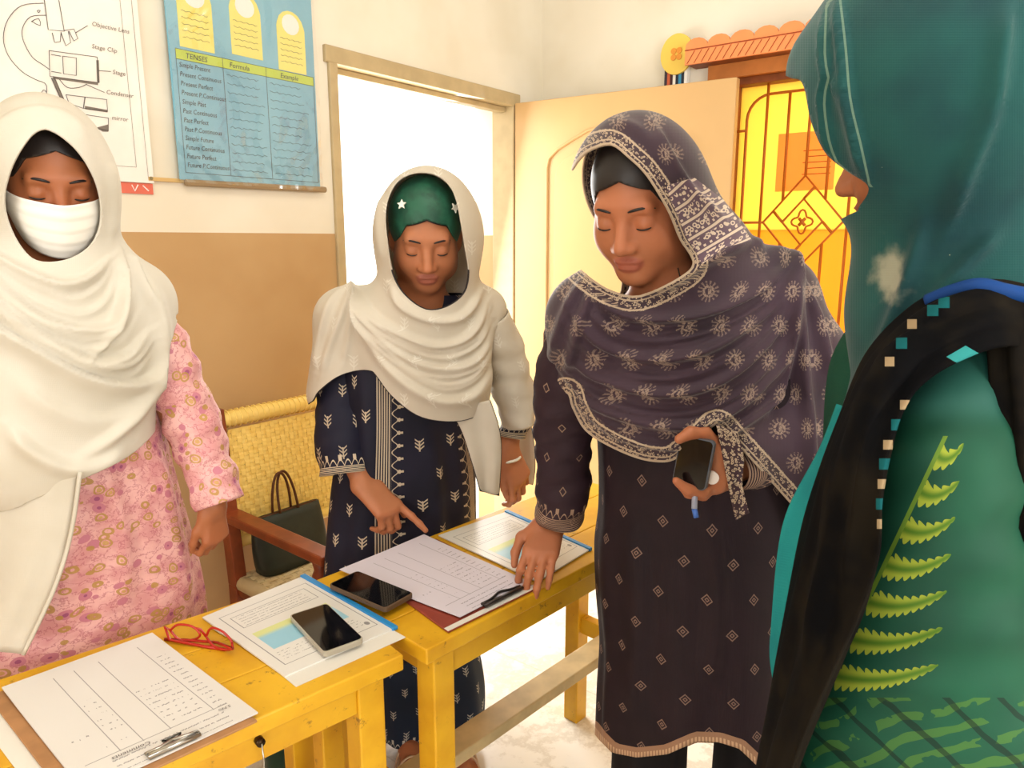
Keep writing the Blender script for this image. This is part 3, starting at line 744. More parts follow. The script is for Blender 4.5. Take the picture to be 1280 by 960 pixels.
# ------------------------------------------------------------------ armchair with woven back, handbag on it
CO = W(290, 640, 2.04); CO[2] = 0
fx_ = vec2(.77, -.63); sy_ = np.array([-fx_[1], fx_[0], 0.])      # forward, towards the far side
ch = tag(empty('armchair', tuple(CO+fx_*.22+sy_*.26)), 'reddish wooden armchair with yellow woven back holding the dark handbag', 'chair')
M_RW = plain('red_brown_wood', C(146, 70, 36), .4, .45, var=.35, scale=16)
def cp(x, y, z): return CO+fx_*x+sy_*y+ZU*z
CW, CD = .53, .435
for y in (0, CW):
    m = MB(); m.hexa([cp(-.02, y-.02, 0), cp(.025, y-.02, 0), cp(.025, y+.02, 0), cp(-.02, y+.02, 0), cp(-.02, y-.02, .42), cp(.025, y-.02, .42), cp(.025, y+.02, .42), cp(-.02, y+.02, .42)])
    m.hexa([cp(-.02, y-.02, .42), cp(.025, y-.02, .42), cp(.025, y+.02, .42), cp(-.02, y+.02, .42), cp(-.065, y-.018, .96), cp(-.03, y-.018, .96), cp(-.03, y+.018, .96), cp(-.065, y+.018, .96)])
    m.build('back_post', M_RW, ch, bevel=.003)
    V, F = lathe(0, 0, [(.022, 0), (.024, .03), (.019, .05), (.024, .1), (.024, .40), (.018, .43), (.027, .47), (.02, .5), (.026, .54), (.026, .58), (.019, .6), (.024, .625)], 12)
    c = cp(CD, y, 0); m = MB(); m.add([(v[0]+c[0], v[1]+c[1], v[2]) for v in V], F); m.build('front_leg', M_RW, ch, smooth=True)
    m = MB(); m.box(cp(-.035, y-.028, .625), fx_, sy_, ZU, CD+.075, .056, .028); m.build('armrest', M_RW, ch, bevel=.006)
    m = MB(); m.box(cp(.02, y-.013, .39), fx_, sy_, ZU, CD-.03, .026, .05); m.build('seat_rail', M_RW, ch, bevel=.003)
    m = MB(); m.box(cp(.02, y-.01, .18), fx_, sy_, ZU, CD-.03, .02, .03); m.build('stretcher', M_RW, ch, bevel=.003)
for x in (.0, CD-.013):
    m = MB(); m.box(cp(x, .015, .39), fx_, sy_, ZU, .026, CW-.03, .05); m.build('seat_rail', M_RW, ch, bevel=.003)
g = G('yellow_cane', .45, .4); g.col(g.mix(g.noise(30), C(255, 230, 140), C(246, 208, 100))); M_CANE = g.mat
g = G('pale_cane', .5, .4); g.col(g.mix(g.noise(30), C(232, 218, 178), C(214, 196, 150))); M_CANE2 = g.mat
def ribbon(m, pts, side, w, nrm, t=.0015):
    V = []
    for p in pts:
        V += [p-side*w/2, p+side*w/2, p+side*w/2+nrm*t, p-side*w/2+nrm*t]
    F = []
    for i in range(len(pts)-1):
        a = i*4; F += [(a, a+1, a+5, a+4), (a+1, a+2, a+6, a+5), (a+2, a+3, a+7, a+6), (a+3, a, a+4, a+7)]
    m.add(V, F)
def weave(O, U, Vv, lu, lv, nu, nv, amp, mat, name, parent):
    N = np.cross(U, Vv); m = MB()
    su, sv = lu/nu, lv/nv
    for i in range(nu):
        pts = [O+U*(su*(i+.5))+Vv*(sv*(j+.5))+N*(amp*(1 if (i//1+j//2) % 2 else -1)) for j in range(nv)]
        ribbon(m, pts, U, su*.86, N)
    for j in range(nv):
        pts = [O+U*(su*(i+.5))+Vv*(sv*(j+.5))+N*(amp*(-1 if (i//1+j//2) % 2 else 1)) for i in range(nu)]
        ribbon(m, pts, Vv, sv*.86, N)
    o = m.build(name, mat, parent); o['kind'] = 'stuff'; return o
bv = (cp(-.0475, 0, .96)-cp(.0025, 0, .42)); bl_ = np.linalg.norm(bv); bv /= bl_
weave(cp(.0025, .02, .42)+bv*.14, sy_, bv, CW-.04, .335, 30, 26, .0022, M_CANE, 'woven_back', ch)
m = MB(); m.tube([cp(-.047, .018, .925), cp(-.047, CW-.018, .925)], .026, 12, flat=.9); m.build('wrapped_top_rail', M_CANE, ch, smooth=True)
for i in range(26):
    y = .03+i*(CW-.06)/25; m = MB(); m.tube([cp(-.047+.027*cos(t), y, .925+.0262*sin(t)) for t in np.linspace(0, 6.28, 13)[:-1]], .002, 4, closed=True); m.build('cane_wrap', M_CANE, ch)
m = MB(); m.tube([cp(-.012, .018, .545), cp(-.012, CW-.018, .545)], .018, 10); m.build('wrapped_bottom_rail', M_CANE, ch, smooth=True)
weave(cp(.0, .0, .443), fx_, sy_, CD, CW, 26, 30, .002, M_CANE2, 'woven_seat', ch)
m = MB(); m.tube([cp(CD, .03, .43), cp(CD, CW-.03, .43)], .022, 10); m.build('wrapped_front_rail', M_CANE2, ch, smooth=True)
m = MB(); m.tube([cp(.03, 0., .43), cp(CD-.02, 0., .43)], .022, 10); m.build('wrapped_side_rail', M_CANE2, ch, smooth=True)
# handbag
hb = tag(empty('handbag', tuple(cp(.055, .14, .448))), 'dark green black handbag with two thin brown handles on the armchair seat', 'handbag')
M_BAG = plain('bag_leather', C(44, 54, 48), .45, .4, var=.2, scale=30); M_STRAP = plain('strap_leather', C(84, 48, 24), .45)
def bag_pt(u, v, s): return cp(.055+s*(.045-.03*v)-.02*v, .036+.25*u, .45+.17*v)
n = 12; V = []; F = []
ringp = []
for k in range(9):
    v = k/8
    w = .5+.02*sin(v*3); bot = .03*(1-v)**4
    ring = []
    for t in np.linspace(0, 2*math.pi, 29)[:-1]:
        su = np.sign(cos(t))*abs(cos(t))**.35; ss_ = np.sign(sin(t))*abs(sin(t))**.6
        ring.append(bag_pt(.5+(w-bot-.03*v)*su, v-.02*(1-abs(su))*(v > .9), ss_))
    ringp += ring
nn = 28
for k in range(8):
    for j in range(nn): F.append((k*nn+j, k*nn+(j+1) % nn, (k+1)*nn+(j+1) % nn, (k+1)*nn+j))
F.append(tuple(range(nn))[::-1]); F.append(tuple(8*nn+j for j in range(nn)))
link('bag_body', mesh_np('bag', ringp, F), M_BAG, hb)
for s in (-.6, .6):
    m = MB(); m.tube([bag_pt(.36+.26*(1-cos(t))/2+.05*s, .93+.78*sin(t)**.8, s*(1-.2*sin(t))) for t in np.linspace(0, math.pi, 22)], .0042, 7); m.build('handle', M_STRAP, hb, smooth=True)
m = MB(); m.tube([bag_pt(.06, .99, 0), bag_pt(.94, .99, 0)], .004, 6); m.build('zip', M_STRAP, hb)

# ------------------------------------------------------------------ tools for figures: smooth union fields, lofts, draped shells
def nrm(v): v = np.asarray(v, float); return v/(np.linalg.norm(v)+1e-12)
class Field:
    def __init__(s, lo, hi, base, fine=(), fh=.0035):
        s.ax = []
        for i in range(3):
            x = lo[i]; L = [x]
            iv = [(b[0][i], b[1][i]) for b in fine]
            while x < hi[i]:
                x += fh if any(a-1e-6 <= x < b for a, b in iv) else base
                L.append(x)
            s.ax.append(np.array(L, np.float32))
        s.d = np.full([len(a) for a in s.ax], .25, np.float32); s.base = base
    def _sub(s, lo, hi):
        sl = []
        for i in range(3):
            a = max(0, np.searchsorted(s.ax[i], lo[i])-1); b = min(len(s.ax[i]), np.searchsorted(s.ax[i], hi[i])+1)
            if b <= a: return None
            sl.append(slice(a, b))
        return tuple(sl), [s.ax[0][sl[0]][:, None, None], s.ax[1][sl[1]][None, :, None], s.ax[2][sl[2]][None, None, :]]
    def _put(s, sl, e, k, sub):
        d = s.d[sl]
        if sub:
            h = np.maximum(k-np.abs(d+e), 0)/k; s.d[sl] = np.maximum(d, -e)+h*h*k*.25
        else:
            h = np.maximum(k-np.abs(d-e), 0)/k; s.d[sl] = np.minimum(d, e)-h*h*k*.25
    def cone(s, a, b, ra, rb, k=.02, sub=False):
        a = np.asarray(a, float); b = np.asarray(b, float); R = max(ra, rb)+k+s.base*1.5
        r = s._sub(np.minimum(a, b)-R, np.maximum(a, b)+R)
        if r is None: return
        sl, (X_, Y_, Z_) = r
        ba = b-a; L2 = float(ba@ba)+1e-12
        t = np.clip(((X_-a[0])*ba[0]+(Y_-a[1])*ba[1]+(Z_-a[2])*ba[2])/L2, 0, 1).astype(np.float32)
        e = np.sqrt((X_-a[0]-t*ba[0])**2+(Y_-a[1]-t*ba[1])**2+(Z_-a[2]-t*ba[2])**2)-(ra+(rb-ra)*t)
        s._put(sl, e.astype(np.float32), k, sub)
    def chain(s, pts, k=.02):
        for (a, ra), (b, rb) in zip(pts[:-1], pts[1:]): s.cone(a, b, ra, rb, k)
    def ell(s, c, r, R=None, k=.02, sub=False):
        c = np.asarray(c, float); r = np.asarray(r, float); m = r.max()+k+s.base*1.5
        q = s._sub(c-m, c+m)
        if q is None: return
        sl, (X_, Y_, Z_) = q
        X_, Y_, Z_ = X_-c[0], Y_-c[1], Z_-c[2]
        if R is None: R = np.eye(3)
        lx, ly, lz = [X_*R[0, i]+Y_*R[1, i]+Z_*R[2, i] for i in range(3)]
        k0 = np.sqrt((lx/r[0])**2+(ly/r[1])**2+(lz/r[2])**2); k1 = np.sqrt((lx/r[0]**2)**2+(ly/r[1]**2)**2+(lz/r[2]**2)**2)+1e-9
        s._put(sl, (k0*(k0-1)/k1).astype(np.float32), k, sub)
    def mesh(s, smooth=1):
        d = s.d; ins = d < 0
        cnt = np.zeros([n-1 for n in d.shape], np.int8)
        offs = [(i, j, k) for i in (0, 1) for j in (0, 1) for k in (0, 1)]
        nx, ny, nz = cnt.shape
        for i, j, k in offs: cnt += ins[i:i+nx, j:j+ny, k:k+nz]
        act = (cnt > 0) & (cnt < 8)
        I, J, K = np.nonzero(act); n = len(I)
        idx = np.full(act.shape, -1, np.int32); idx[I, J, K] = np.arange(n)
        P = np.zeros((n, 3)); c = np.zeros(n)
        for a in offs:
            for ax in range(3):
                if a[ax]: continue
                b = list(a); b[ax] = 1
                v1 = d[I+a[0], J+a[1], K+a[2]]; v2 = d[I+b[0], J+b[1], K+b[2]]
                m = (v1 < 0) != (v2 < 0)
                t = v1[m]/(v1[m]-v2[m])
                for q, ii in enumerate((I, J, K)):
                    x1 = s.ax[q][ii[m]+a[q]]; x2 = s.ax[q][ii[m]+b[q]]
                    P[m, q] += x1+t*(x2-x1)
                c[m] += 1
        P /= c[:, None]
        Q = []
        for ax in range(3):
            o1, o2 = [q for q in range(3) if q != ax]
            sl1 = [slice(1, -1)]*3; sl1[ax] = slice(0, -1); sl2 = [slice(1, -1)]*3; sl2[ax] = slice(1, None)
            a = ins[tuple(sl1)]; b = ins[tuple(sl2)]
            ch_ = np.argwhere(a != b)
            if not len(ch_): continue
            fl = a[tuple(ch_.T)]
            off = np.ones(3, int); off[ax] = 0
            g0 = ch_+off
            def cell(p, q):
                z = g0.copy(); z[:, o1] += p; z[:, o2] += q
                return idx[z[:, 0], z[:, 1], z[:, 2]]
            quad = np.stack([cell(-1, -1), cell(0, -1), cell(0, 0), cell(-1, 0)], 1)
            flip = fl if ax != 1 else ~fl
            quad[~flip] = quad[~flip][:, ::-1]
            Q.append(quad)
        Q = np.concatenate(Q)
        Q = Q[(Q >= 0).all(1)]
        for _ in range(smooth): P = lap(P, Q, .5)
        return P, Q
def lap(P, Q, w):
    S = np.zeros_like(P); c = np.zeros(len(P))
    for i in range(4):
        a = Q[:, i]; b = Q[:, (i+1) % 4]
        for q in range(3):
            S[:, q] += np.bincount(a, P[b, q], len(P))+np.bincount(b, P[a, q], len(P))
        c += np.bincount(a, minlength=len(P))+np.bincount(b, minlength=len(P))
    return P*(1-w)+w*S/np.maximum(c, 1)[:, None]
def vnormals(P, F):
    n = np.cross(P[F[:, 2]]-P[F[:, 0]], P[F[:, 3 if F.shape[1] > 3 else 1]]-P[F[:, 1 if F.shape[1] > 3 else 0]])
    if F.shape[1] == 3: n = np.cross(P[F[:, 1]]-P[F[:, 0]], P[F[:, 2]]-P[F[:, 0]])
    N = np.zeros_like(P)
    for i in range(F.shape[1]):
        for q in range(3): N[:, q] += np.bincount(F[:, i], n[:, q], len(P))
    return N/(np.linalg.norm(N, axis=1, keepdims=True)+1e-12)
def sdpoly(P, poly):
    """signed distance, positive inside"""
    poly = np.asarray(poly, float); n = len(poly)
    D = np.full(len(P), 1e9); ins = np.zeros(len(P), bool)
    for i in range(n):
        a = poly[i]; b = poly[(i+1) % n]; ab = b-a
        t = np.clip(((P-a)@ab)/(ab@ab+1e-9), 0, 1)
        D = np.minimum(D, np.linalg.norm(P-a-t[:, None]*ab, axis=1))
        c = ((a[1] > P[:, 1]) != (b[1] > P[:, 1])) & (P[:, 0] < (b[0]-a[0])*(P[:, 1]-a[1])/(b[1]-a[1]+1e-12)+a[0])
        ins ^= c
    return np.where(ins, D, -D)
def closed_curve(poly, k=4):
    p = np.asarray(poly, float); q = np.concatenate([p[-2:], p, p[:2]]); c = catmull(q, k)
    return c[2*k:-(k+1)-0][:len(p)*k]
def ridge(P, line, amp, w1, w2):
    """fold crest along a polyline; w1 / w2 widths either side (steep on one side), tapering at the ends"""
    L = catmull(line, 5); seg = np.linalg.norm(np.diff(L, axis=0), axis=1); cum = np.concatenate([[0], np.cumsum(seg)])
    best = np.full(len(P), 1e9); sg = np.zeros(len(P)); al = np.zeros(len(P))
    for i in range(len(L)-1):
        a = L[i]; ab = L[i+1]-a
        t = np.clip(((P-a)@ab)/(ab@ab+1e-9), 0, 1)
        v = P-a-t[:, None]*ab; d = np.linalg.norm(v, axis=1)
        m = d < best
        best[m] = d[m]; sg[m] = (ab[0]*v[m, 1]-ab[1]*v[m, 0]); al[m] = (cum[i]+t[m]*seg[i])/cum[-1]
    w = np.where(sg > 0, w1, w2)
    tap = np.clip(np.minimum(al, 1-al)/.18, 0, 1)
    tap = .25+.75*tap*tap*(3-2*tap)
    return amp*np.exp(-(best/w)**2)*tap
def clip_mesh(V, F, val, attrs):
    T_ = np.concatenate([F[:, [0, 1, 2]], F[:, [0, 2, 3]]]) if F.shape[1] == 4 else F
    pos = val > 0
    cntp = pos[T_].sum(1)
    keep = T_[cntp == 3]
    mixed = T_[(cntp > 0) & (cntp < 3)]
    nv = [V]; na = {k: [a] for k, a in attrs.items()}; newp = []; newa = {k: [] for k in attrs}
    cache = {}; out = []
    base = len(V)
    def cut(i, j):
        key = (i, j) if i < j else (j, i)
        if key not in cache:
            t = val[i]/(val[i]-val[j]); cache[key] = base+len(newp)
            newp.append(V[i]+t*(V[j]-V[i]))
            for k, a in attrs.items(): newa[k].append(a[i]+t*(a[j]-a[i]))
        return cache[key]
    for tri in mixed.tolist():
        poly = []
        for q in range(3):
            i, j = tri[q], tri[(q+1) % 3]
            if val[i] > 0: poly.append(i)
            if (val[i] > 0) != (val[j] > 0): poly.append(cut(i, j))
        for q in range(1, len(poly)-1): out.append((poly[0], poly[q], poly[q+1]))
    if newp:
        V = np.concatenate([V, np.array(newp)])
        attrs = {k: np.concatenate([a, np.array(newa[k])]) for k, a in attrs.items()}
    F = np.concatenate([keep, np.array(out, np.int64).reshape(-1, 3)])
    used = np.unique(F); rem = np.full(len(V), -1); rem[used] = np.arange(len(used))
    return V[used], rem[F], {k: a[used] for k, a in attrs.items()}
def thick(o, t=.003, off=-1):
    md = o.modifiers.new('thickness', 'SOLIDIFY'); md.thickness = t; md.offset = off
def drape(name, fld, keep, folds, mat, parent, pxm, hole=None, head=None, hthr=-.02, th=.003, smooth=2, extra=None, fine=None, backhem=None):
    keep = closed_curve(keep)
    if hole is not None: hole = closed_curve(hole)
    V, F = fld.mesh(smooth)
    N = vnormals(V, F)
    P = PJ(V)
    view = np.array([0, 0, CAMH])-V; view /= np.linalg.norm(view, axis=1, keepdims=True)
    fac = (N*view).sum(1); fac = np.clip((fac+.1)/.4, 0, 1)
    disp = np.zeros(len(V))
    for line, amp, w1, w2 in folds: disp += ridge(P, line, amp, w1, w2)
    if fine is not None: disp += fine(P, V)
    V = V+N*(disp*fac)[:, None]
    P = PJ(V)
    val = sdpoly(P, keep)*pxm
    if hole is not None:
        c, f = head
        val = np.minimum(val, np.maximum(-sdpoly(P, hole)*pxm, (hthr-(V-c)@f)))
    at = {'edge': val, 'u': P[:, 0]*pxm+disp*1.2, 'v': -P[:, 1]*pxm}
    if extra is not None:
        for k, poly in extra.items(): at[k] = sdpoly(P, poly)*pxm
    V, F, at = clip_mesh(V, F, val, at)
    me = mesh_np(name, V, F, uv=np.stack([at.pop('u'), at.pop('v')], 1), attrs=at)
    o = link(name, me, mat, parent)
    if th: thick(o, th)
    return o
def ringf(pxL, pxR, py, Y, b, yaw=None):
    Cn = W((pxL+pxR)/2, py, Y)
    zc = Cn[1]*math.cos(PITCH)-(Cn[2]-CAMH)*math.sin(PITCH)
    ph = math.atan2(-Cn[0], Cn[1]); h = (pxR-pxL)/2*zc*math.cos(ph)/FPX
    if yaw is None: yaw = ph; a = h
    else:
        dl = yaw-ph; a = math.sqrt(max(h*h-(b*sin(dl))**2, .25*h*h))/cos(dl)
    return np.concatenate([Cn, a*np.array([cos(yaw), sin(yaw), 0]), b*np.array([sin(yaw), -cos(yaw), 0])])
def ringe(L, R, b):       # edges given as 3-D points, b thickness towards the viewer
    L, R = np.asarray(L, float), np.asarray(R, float); c = (L+R)/2; A = (R-L)/2
    v = nrm(np.array([0, 0, CAMH])-c); Bv = nrm(v-A*(v@A)/(A@A))
    return np.concatenate([c, A, Bv*b])
def tube_rings(pts):      # pts: (point, rx, ry)
    out = []; n = len(pts)
    for i, (p, rx, ry) in enumerate(pts):
        t = nrm(np.asarray(pts[min(i+1, n-1)][0])-np.asarray(pts[max(i-1, 0)][0]))
        v = nrm(np.asarray(p)-np.array([0, 0, CAMH])); A = nrm(np.cross(t, v)); B = nrm(np.cross(A, t))
        if B@v > 0: B = -B
        out.append(np.concatenate([p, A*rx, B*ry]))
    return out
def loft(name, rings, mat, parent, n=72, k=8, ex=2.0, ripple=None, th=.003, uvmode='m', cap=False, clip=None, clip_px=None, attrs_px=None, folds=(), pxm=.0015):
    R = catmull(np.array(rings), k); m = len(R)
    th_ = -math.pi/2-2*math.pi*np.arange(n+1)/n*-1      # seam at the back
    ct, st = np.cos(th_), np.sin(th_)
    cs = np.sign(ct)*np.abs(ct)**(2/ex); sn = np.sign(st)*np.abs(st)**(2/ex)
    V = np.zeros((m, n+1, 3)); U = np.zeros((m, n+1, 2))
    circ = np.array([2*math.pi*math.sqrt((q[3:6]@q[3:6]+q[6:9]@q[6:9])/2) for q in R]); c0 = np.median(circ)
    s = np.concatenate([[0], np.cumsum(np.linalg.norm(np.diff(R[:, :3], axis=0), axis=1))])
    for i in range(m):
        Cn, A, B = R[i, :3], R[i, 3:6], R[i, 6:9]
        p = Cn+cs[:, None]*A+sn[:, None]*B
        d = (p-Cn); L = np.linalg.norm(d, axis=1, keepdims=True)+1e-9
        if ripple is not None: p = p+d/L*ripple(th_, i/(m-1), s[i])[:, None]
        V[i] = p; U[i, :, 0] = (th_-math.pi/2)/(2*math.pi)*c0; U[i, :, 1] = -s[i]
    V = V.reshape(-1, 3); U = U.reshape(-1, 2)
    ii, jj = np.meshgrid(np.arange(m-1), np.arange(n), indexing='ij'); a = (ii*(n+1)+jj).ravel()
    F = np.stack([a, a+1, a+n+2, a+n+1], 1)
    nn = np.cross(V[F[:, 1]]-V[F[:, 0]], V[F[:, 3]]-V[F[:, 0]]); cc = R[F[:, 0]//(n+1), :3]
    if np.mean(np.sign(((V[F[:, 0]]-cc)*nn).sum(1))) < 0: F = F[:, ::-1].copy()
    P = PJ(V)
    if folds:
        N = vnormals(V, F); disp = np.zeros(len(V))
        for line, amp, w1, w2 in folds: disp += ridge(P, line, amp, w1, w2)
        view = np.array([0, 0, CAMH])-V; view /= np.linalg.norm(view, axis=1, keepdims=True)
        V = V+N*(disp*np.clip(((N*view).sum(1)+.1)/.4, 0, 1))[:, None]; P = PJ(V)
    if uvmode == 'px': U = np.stack([P[:, 0]*.001, P[:, 1]*.001], 1)
    at = {}
    end = np.repeat(s[-1]-s, n+1)
    at['edge'] = end
    if clip_px is not None:
        val = sdpoly(P, clip_px)*pxm; at['edge'] = np.minimum(end, val)
        at['uu'] = U[:, 0]; at['vv'] = U[:, 1]
        V, F, at = clip_mesh(V, F, val, at); U = np.stack([at.pop('uu'), at.pop('vv')], 1)
    me = mesh_np(name, V, F, uv=U, attrs=at)
    o = link(name, me, mat, parent)
    if th: thick(o, th)
    return o
def sheet3(name, Lp, Rp, mat, parent, nu=16, k=6, wave=.008, nw=2.5, th=.002, side=None, hemw=None):
    """hanging cloth between two edges of 3-D points, waving out of its plane"""
    L = catmull(Lp, k); R = catmull(Rp, k); m = len(L)
    V = []; U = []; ed = []
    vd = nrm(np.array([0, 0, CAMH])-(L.mean(0)+R.mean(0))/2)
    ln = np.linalg.norm(np.diff(L, axis=0), axis=1).sum()
    for i in range(m):
        for j in range(nu+1):
            t = j/nu; w = np.linalg.norm(R[i]-L[i])
            V.append(L[i]*(1-t)+R[i]*t+vd*wave*math.sin(t*nw*2*math.pi+i*.12)*(.5+.5*i/m)); U.append((t*w, -i/m*ln)); ed.append(min(t*w, (1-t)*w, (1-i/(m-1))*ln))
    F = np.array([(i*(nu+1)+j, (i+1)*(nu+1)+j, (i+1)*(nu+1)+j+1, i*(nu+1)+j+1) for i in range(m-1) for j in range(nu)])
    o = link(name, mesh_np(name, np.array(V), F, uv=U, attrs={'edge': np.array(ed)}), mat, parent)
    thick(o, th, 0); return o

# ---- head and hands
class Head:
    def __init__(s, c, fwd, sc=1., roll=0.):
        s.c = np.asarray(c, float); s.f = nrm(fwd); r = nrm(np.cross(s.f, ZU)); u = np.cross(r, s.f)
        s.r = r*math.cos(roll)+u*math.sin(roll); s.u = np.cross(s.r, s.f); s.s = sc
        s.R = np.stack([s.r, s.f, s.u], 1)
    def p(s, x, y, z): return s.c+s.s*(s.r*x+s.f*y+s.u*z)
    def box(s): return (s.c-.15*s.s-np.array([0, 0, .03]), s.c+.15*s.s)
    def add(s, F):
        p, k = s.p, s.s
        E = lambda c, r, kk, sub=False: F.ell(p(*c), np.array(r)*k, s.R, kk*k, sub)
        E((0, -.015, .03), (.073, .092, .085), .03)
        E((0, .020, -.035), (.061, .066, .078), .035)
        E((0, .058, -.094), (.026, .022, .020), .03)
        for q in (-1, 1):
            E((q*.036, .046, -.034), (.026, .028, .03), .025)
            E((q*.050, .0, -.065), (.02, .035, .03), .03)
        F.cone(p(-.036, .072, .020), p(.036, .072, .020), .011*k, .011*k, .018*k)
        for q in (-1, 1):
            E((q*.031, .089, -.001), (.018, .012, .011), .012, True)
            E((q*.031, .0695, -.004), (.0155, .0150, .0135), .004)
            E((q*.073, -.010, -.012), (.010, .018, .03), .008)
        F.cone(p(0, .080, .004), p(0, .101, -.034), .0075*k, .0115*k, .012*k)
        for q in (-1, 1): E((q*.0125, .090, -.038), (.0085, .011, .0085), .008)
        E((0, .0805, -.0625), (.023, .011, .0058), .006); E((0, .0785, -.0725), (.019, .011, .0068), .006)
        F.cone(p(-.021, .0885, -.0673), p(.021, .0885, -.0673), .0022*k, .0022*k, .003*k, True)
    def details(s, parent, hairmat, brow=True):
        m = MB()
        if brow:
            for q in (-1, 1):
                m = MB(); pts = [s.p(q*x, y, z) for x, y, z in ((.014, .0878, .019), (.026, .0872, .0225), (.038, .0812, .0225), (.050, .0685, .0175))]
                m.tube(catmull(pts, 3), [.0012, .0018, .0022, .0023, .0023, .0022, .0020, .0017, .0013, .0008], 6); m.build('eyebrow', hairmat, parent, smooth=True)
        for q in (-1, 1):
            m = MB(); pts = [s.p(q*(.031+.0140*t), .0695+.0143*math.sqrt(max(0, 1-(.0140*t/.0155)**2))*.985, -.0085-.0022*(1-t*t)) for t in np.linspace(-.9, .9, 9)]
            m.tube(pts, [.0006, .0010, .0013, .0014, .0014, .0014, .0014, .0012, .0008], 5); m.build('eyelashes', hairmat, parent, smooth=True)
    def lips(s, V):
        q = (V-s.c)@s.R/s.s
        return np.clip(1.3-np.sqrt((q[:, 0]/.024)**2+((q[:, 1]-.086)/.016)**2+((q[:, 2]+.0673)/.0125)**2), 0, .3)/.3
    def hair(s, parent, mat, hl=.062, tilt=.55, grow=1., name='hair'):
        nu, nv = 96, 60
        t = np.linspace(0, 2*math.pi, nu+1); ph_ = np.linspace(.02, math.pi-.02, nv+1)
        tt, pp2 = np.meshgrid(t, ph_)
        V = np.stack([.0785*grow*np.sin(pp2)*np.cos(tt), .0975*grow*np.sin(pp2)*np.sin(tt)-.016, .0905*grow*np.cos(pp2)+.032], -1).reshape(-1, 3)
        ii, jj = np.meshgrid(np.arange(nv), np.arange(nu), indexing='ij'); a = (ii*(nu+1)+jj).ravel()
        Fq = np.stack([a, a+nu+1, a+nu+2, a+1], 1)
        ax = np.abs(V[:, 0]); line = hl-ax*tilt-np.maximum(0, ax-.045)*2.
        val = np.minimum(np.maximum(V[:, 2]-line, -.02-V[:, 1]), V[:, 2]+.06)
        V, Fq, _ = clip_mesh(V, Fq, val, {})
        V = s.c+s.s*(V@s.R.T)
        o = link(name, mesh_np(name, V, Fq), mat, parent); thick(o, .004); return o
def hand(F, Wr, D, A, curls, thumb, sc=1., palm=None, spread=.06, wr=.022):
    """Wr wrist, D hand direction, A towards the thumb side; curls: 4 finger bend angles (index..little) in degrees; palm side = P"""
    Wr = np.asarray(Wr, float); D = nrm(D); A = nrm(np.asarray(A, float)-D*(np.asarray(A, float)@D)); P = nrm(palm-D*(np.asarray(palm)@D)-A*(np.asarray(palm)@A)) if palm is not None else np.cross(D, A)
    offs = (.028, .0095, -.009, -.026); ln = ((.043, .026, .021), (.047, .029, .022), (.044, .027, .021), (.034, .020, .019)); al = (.086, .090, .086, .078)
    tips = []
    for i in range(4):
        kn = Wr+sc*(D*al[i]+A*offs[i])
        F.cone(Wr+A*offs[i]*.55*sc, kn, .0145*sc*(1 if wr else 1), .0115*sc, .014*sc)
        a = 0.; p = kn; sp = nrm(D+A*spread*(1.5-i))
        for j, L in enumerate(ln[i]):
            a += math.radians(curls[i][j] if isinstance(curls[i], (tuple, list)) else curls[i]*(1, 1.15, .8)[j])
            q = p+sc*L*(sp*math.cos(a)+P*math.sin(a))
            F.cone(p, q, (.0092, .0083, .0075)[j]*sc*(1 if i < 3 else .88), (.0083, .0075, .0066)[j]*sc*(1 if i < 3 else .88), .005*sc)
            p = q
        tips.append(p)
    b = Wr+sc*(D*.022+A*.022); p = b
    F.cone(Wr, b, .017*sc, .016*sc, .015*sc)
    for j, (dd, aa, pp) in enumerate(thumb):
        v = nrm(D*dd+A*aa+P*pp); q = p+v*sc*(.044, .034, .026)[j]
        F.cone(p, q, (.0150, .0108, .0095)[j]*sc, (.0110, .0096, .0076)[j]*sc, (.014, .007, .005)[j]*sc); p = q
    tips.append(p)
    return tips
def skin_mat(name, c, lip):
    g = G(name, .48, .35)
    n = g.noise(45, 3); n2 = g.noise(7, 2)
    c2 = tuple(x*.84 for x in c[:3])+(1,); c3 = (min(1, c[0]*1.08), c[1]*.93, c[2]*.9, 1)
    cc = g.mix(g.ss(n2, .35, .7)*.6, c, c3); cc = g.mix(g.ss(n, .45, .75)*.3, cc, c2)
    g.col(g.mix(g.attr('lip')*.75, cc, lip)); g.set('Subsurface Weight', .08); g.set('Subsurface Radius', (.01, .004, .002)); g.bump(n, .08, .001)
    return g.mat
def body_mesh(F, heads, mat, parent, smooth=1):
    V, Q = F.mesh(smooth)
    lip = np.zeros(len(V))
    for h in heads: lip = np.maximum(lip, h.lips(V))
    return link('body', mesh_np('body', V, Q, attrs={'lip': lip}), mat, parent)
M_HAIR = plain('dark_hair', C(30, 22, 20), .45, .4, var=.3, scale=90)
def hbox(p, r): p = np.asarray(p, float); return (p-r, p+r)
def foot(F, heel, fw, sc=1.):
    heel = np.asarray(heel, float); fw = nrm(fw); sd = np.cross(ZU, fw)
    F.chain([(heel+ZU*.03, .028*sc), (heel+fw*.09*sc+ZU*.035, .026*sc), (heel+fw*.15*sc+ZU*.022, .022*sc)], .03)
    for i, (o, L, r) in enumerate(((-.028, .062, .011), (-.010, .06, .0085), (.005, .055, .008), (.019, .047, .0075), (.031, .038, .007))):
        F.cone(heel+fw*.14*sc+sd*o*sc+ZU*.016, heel+fw*(.16+L)*sc+sd*o*1.15*sc+ZU*.011, r*1.2, r, .01)

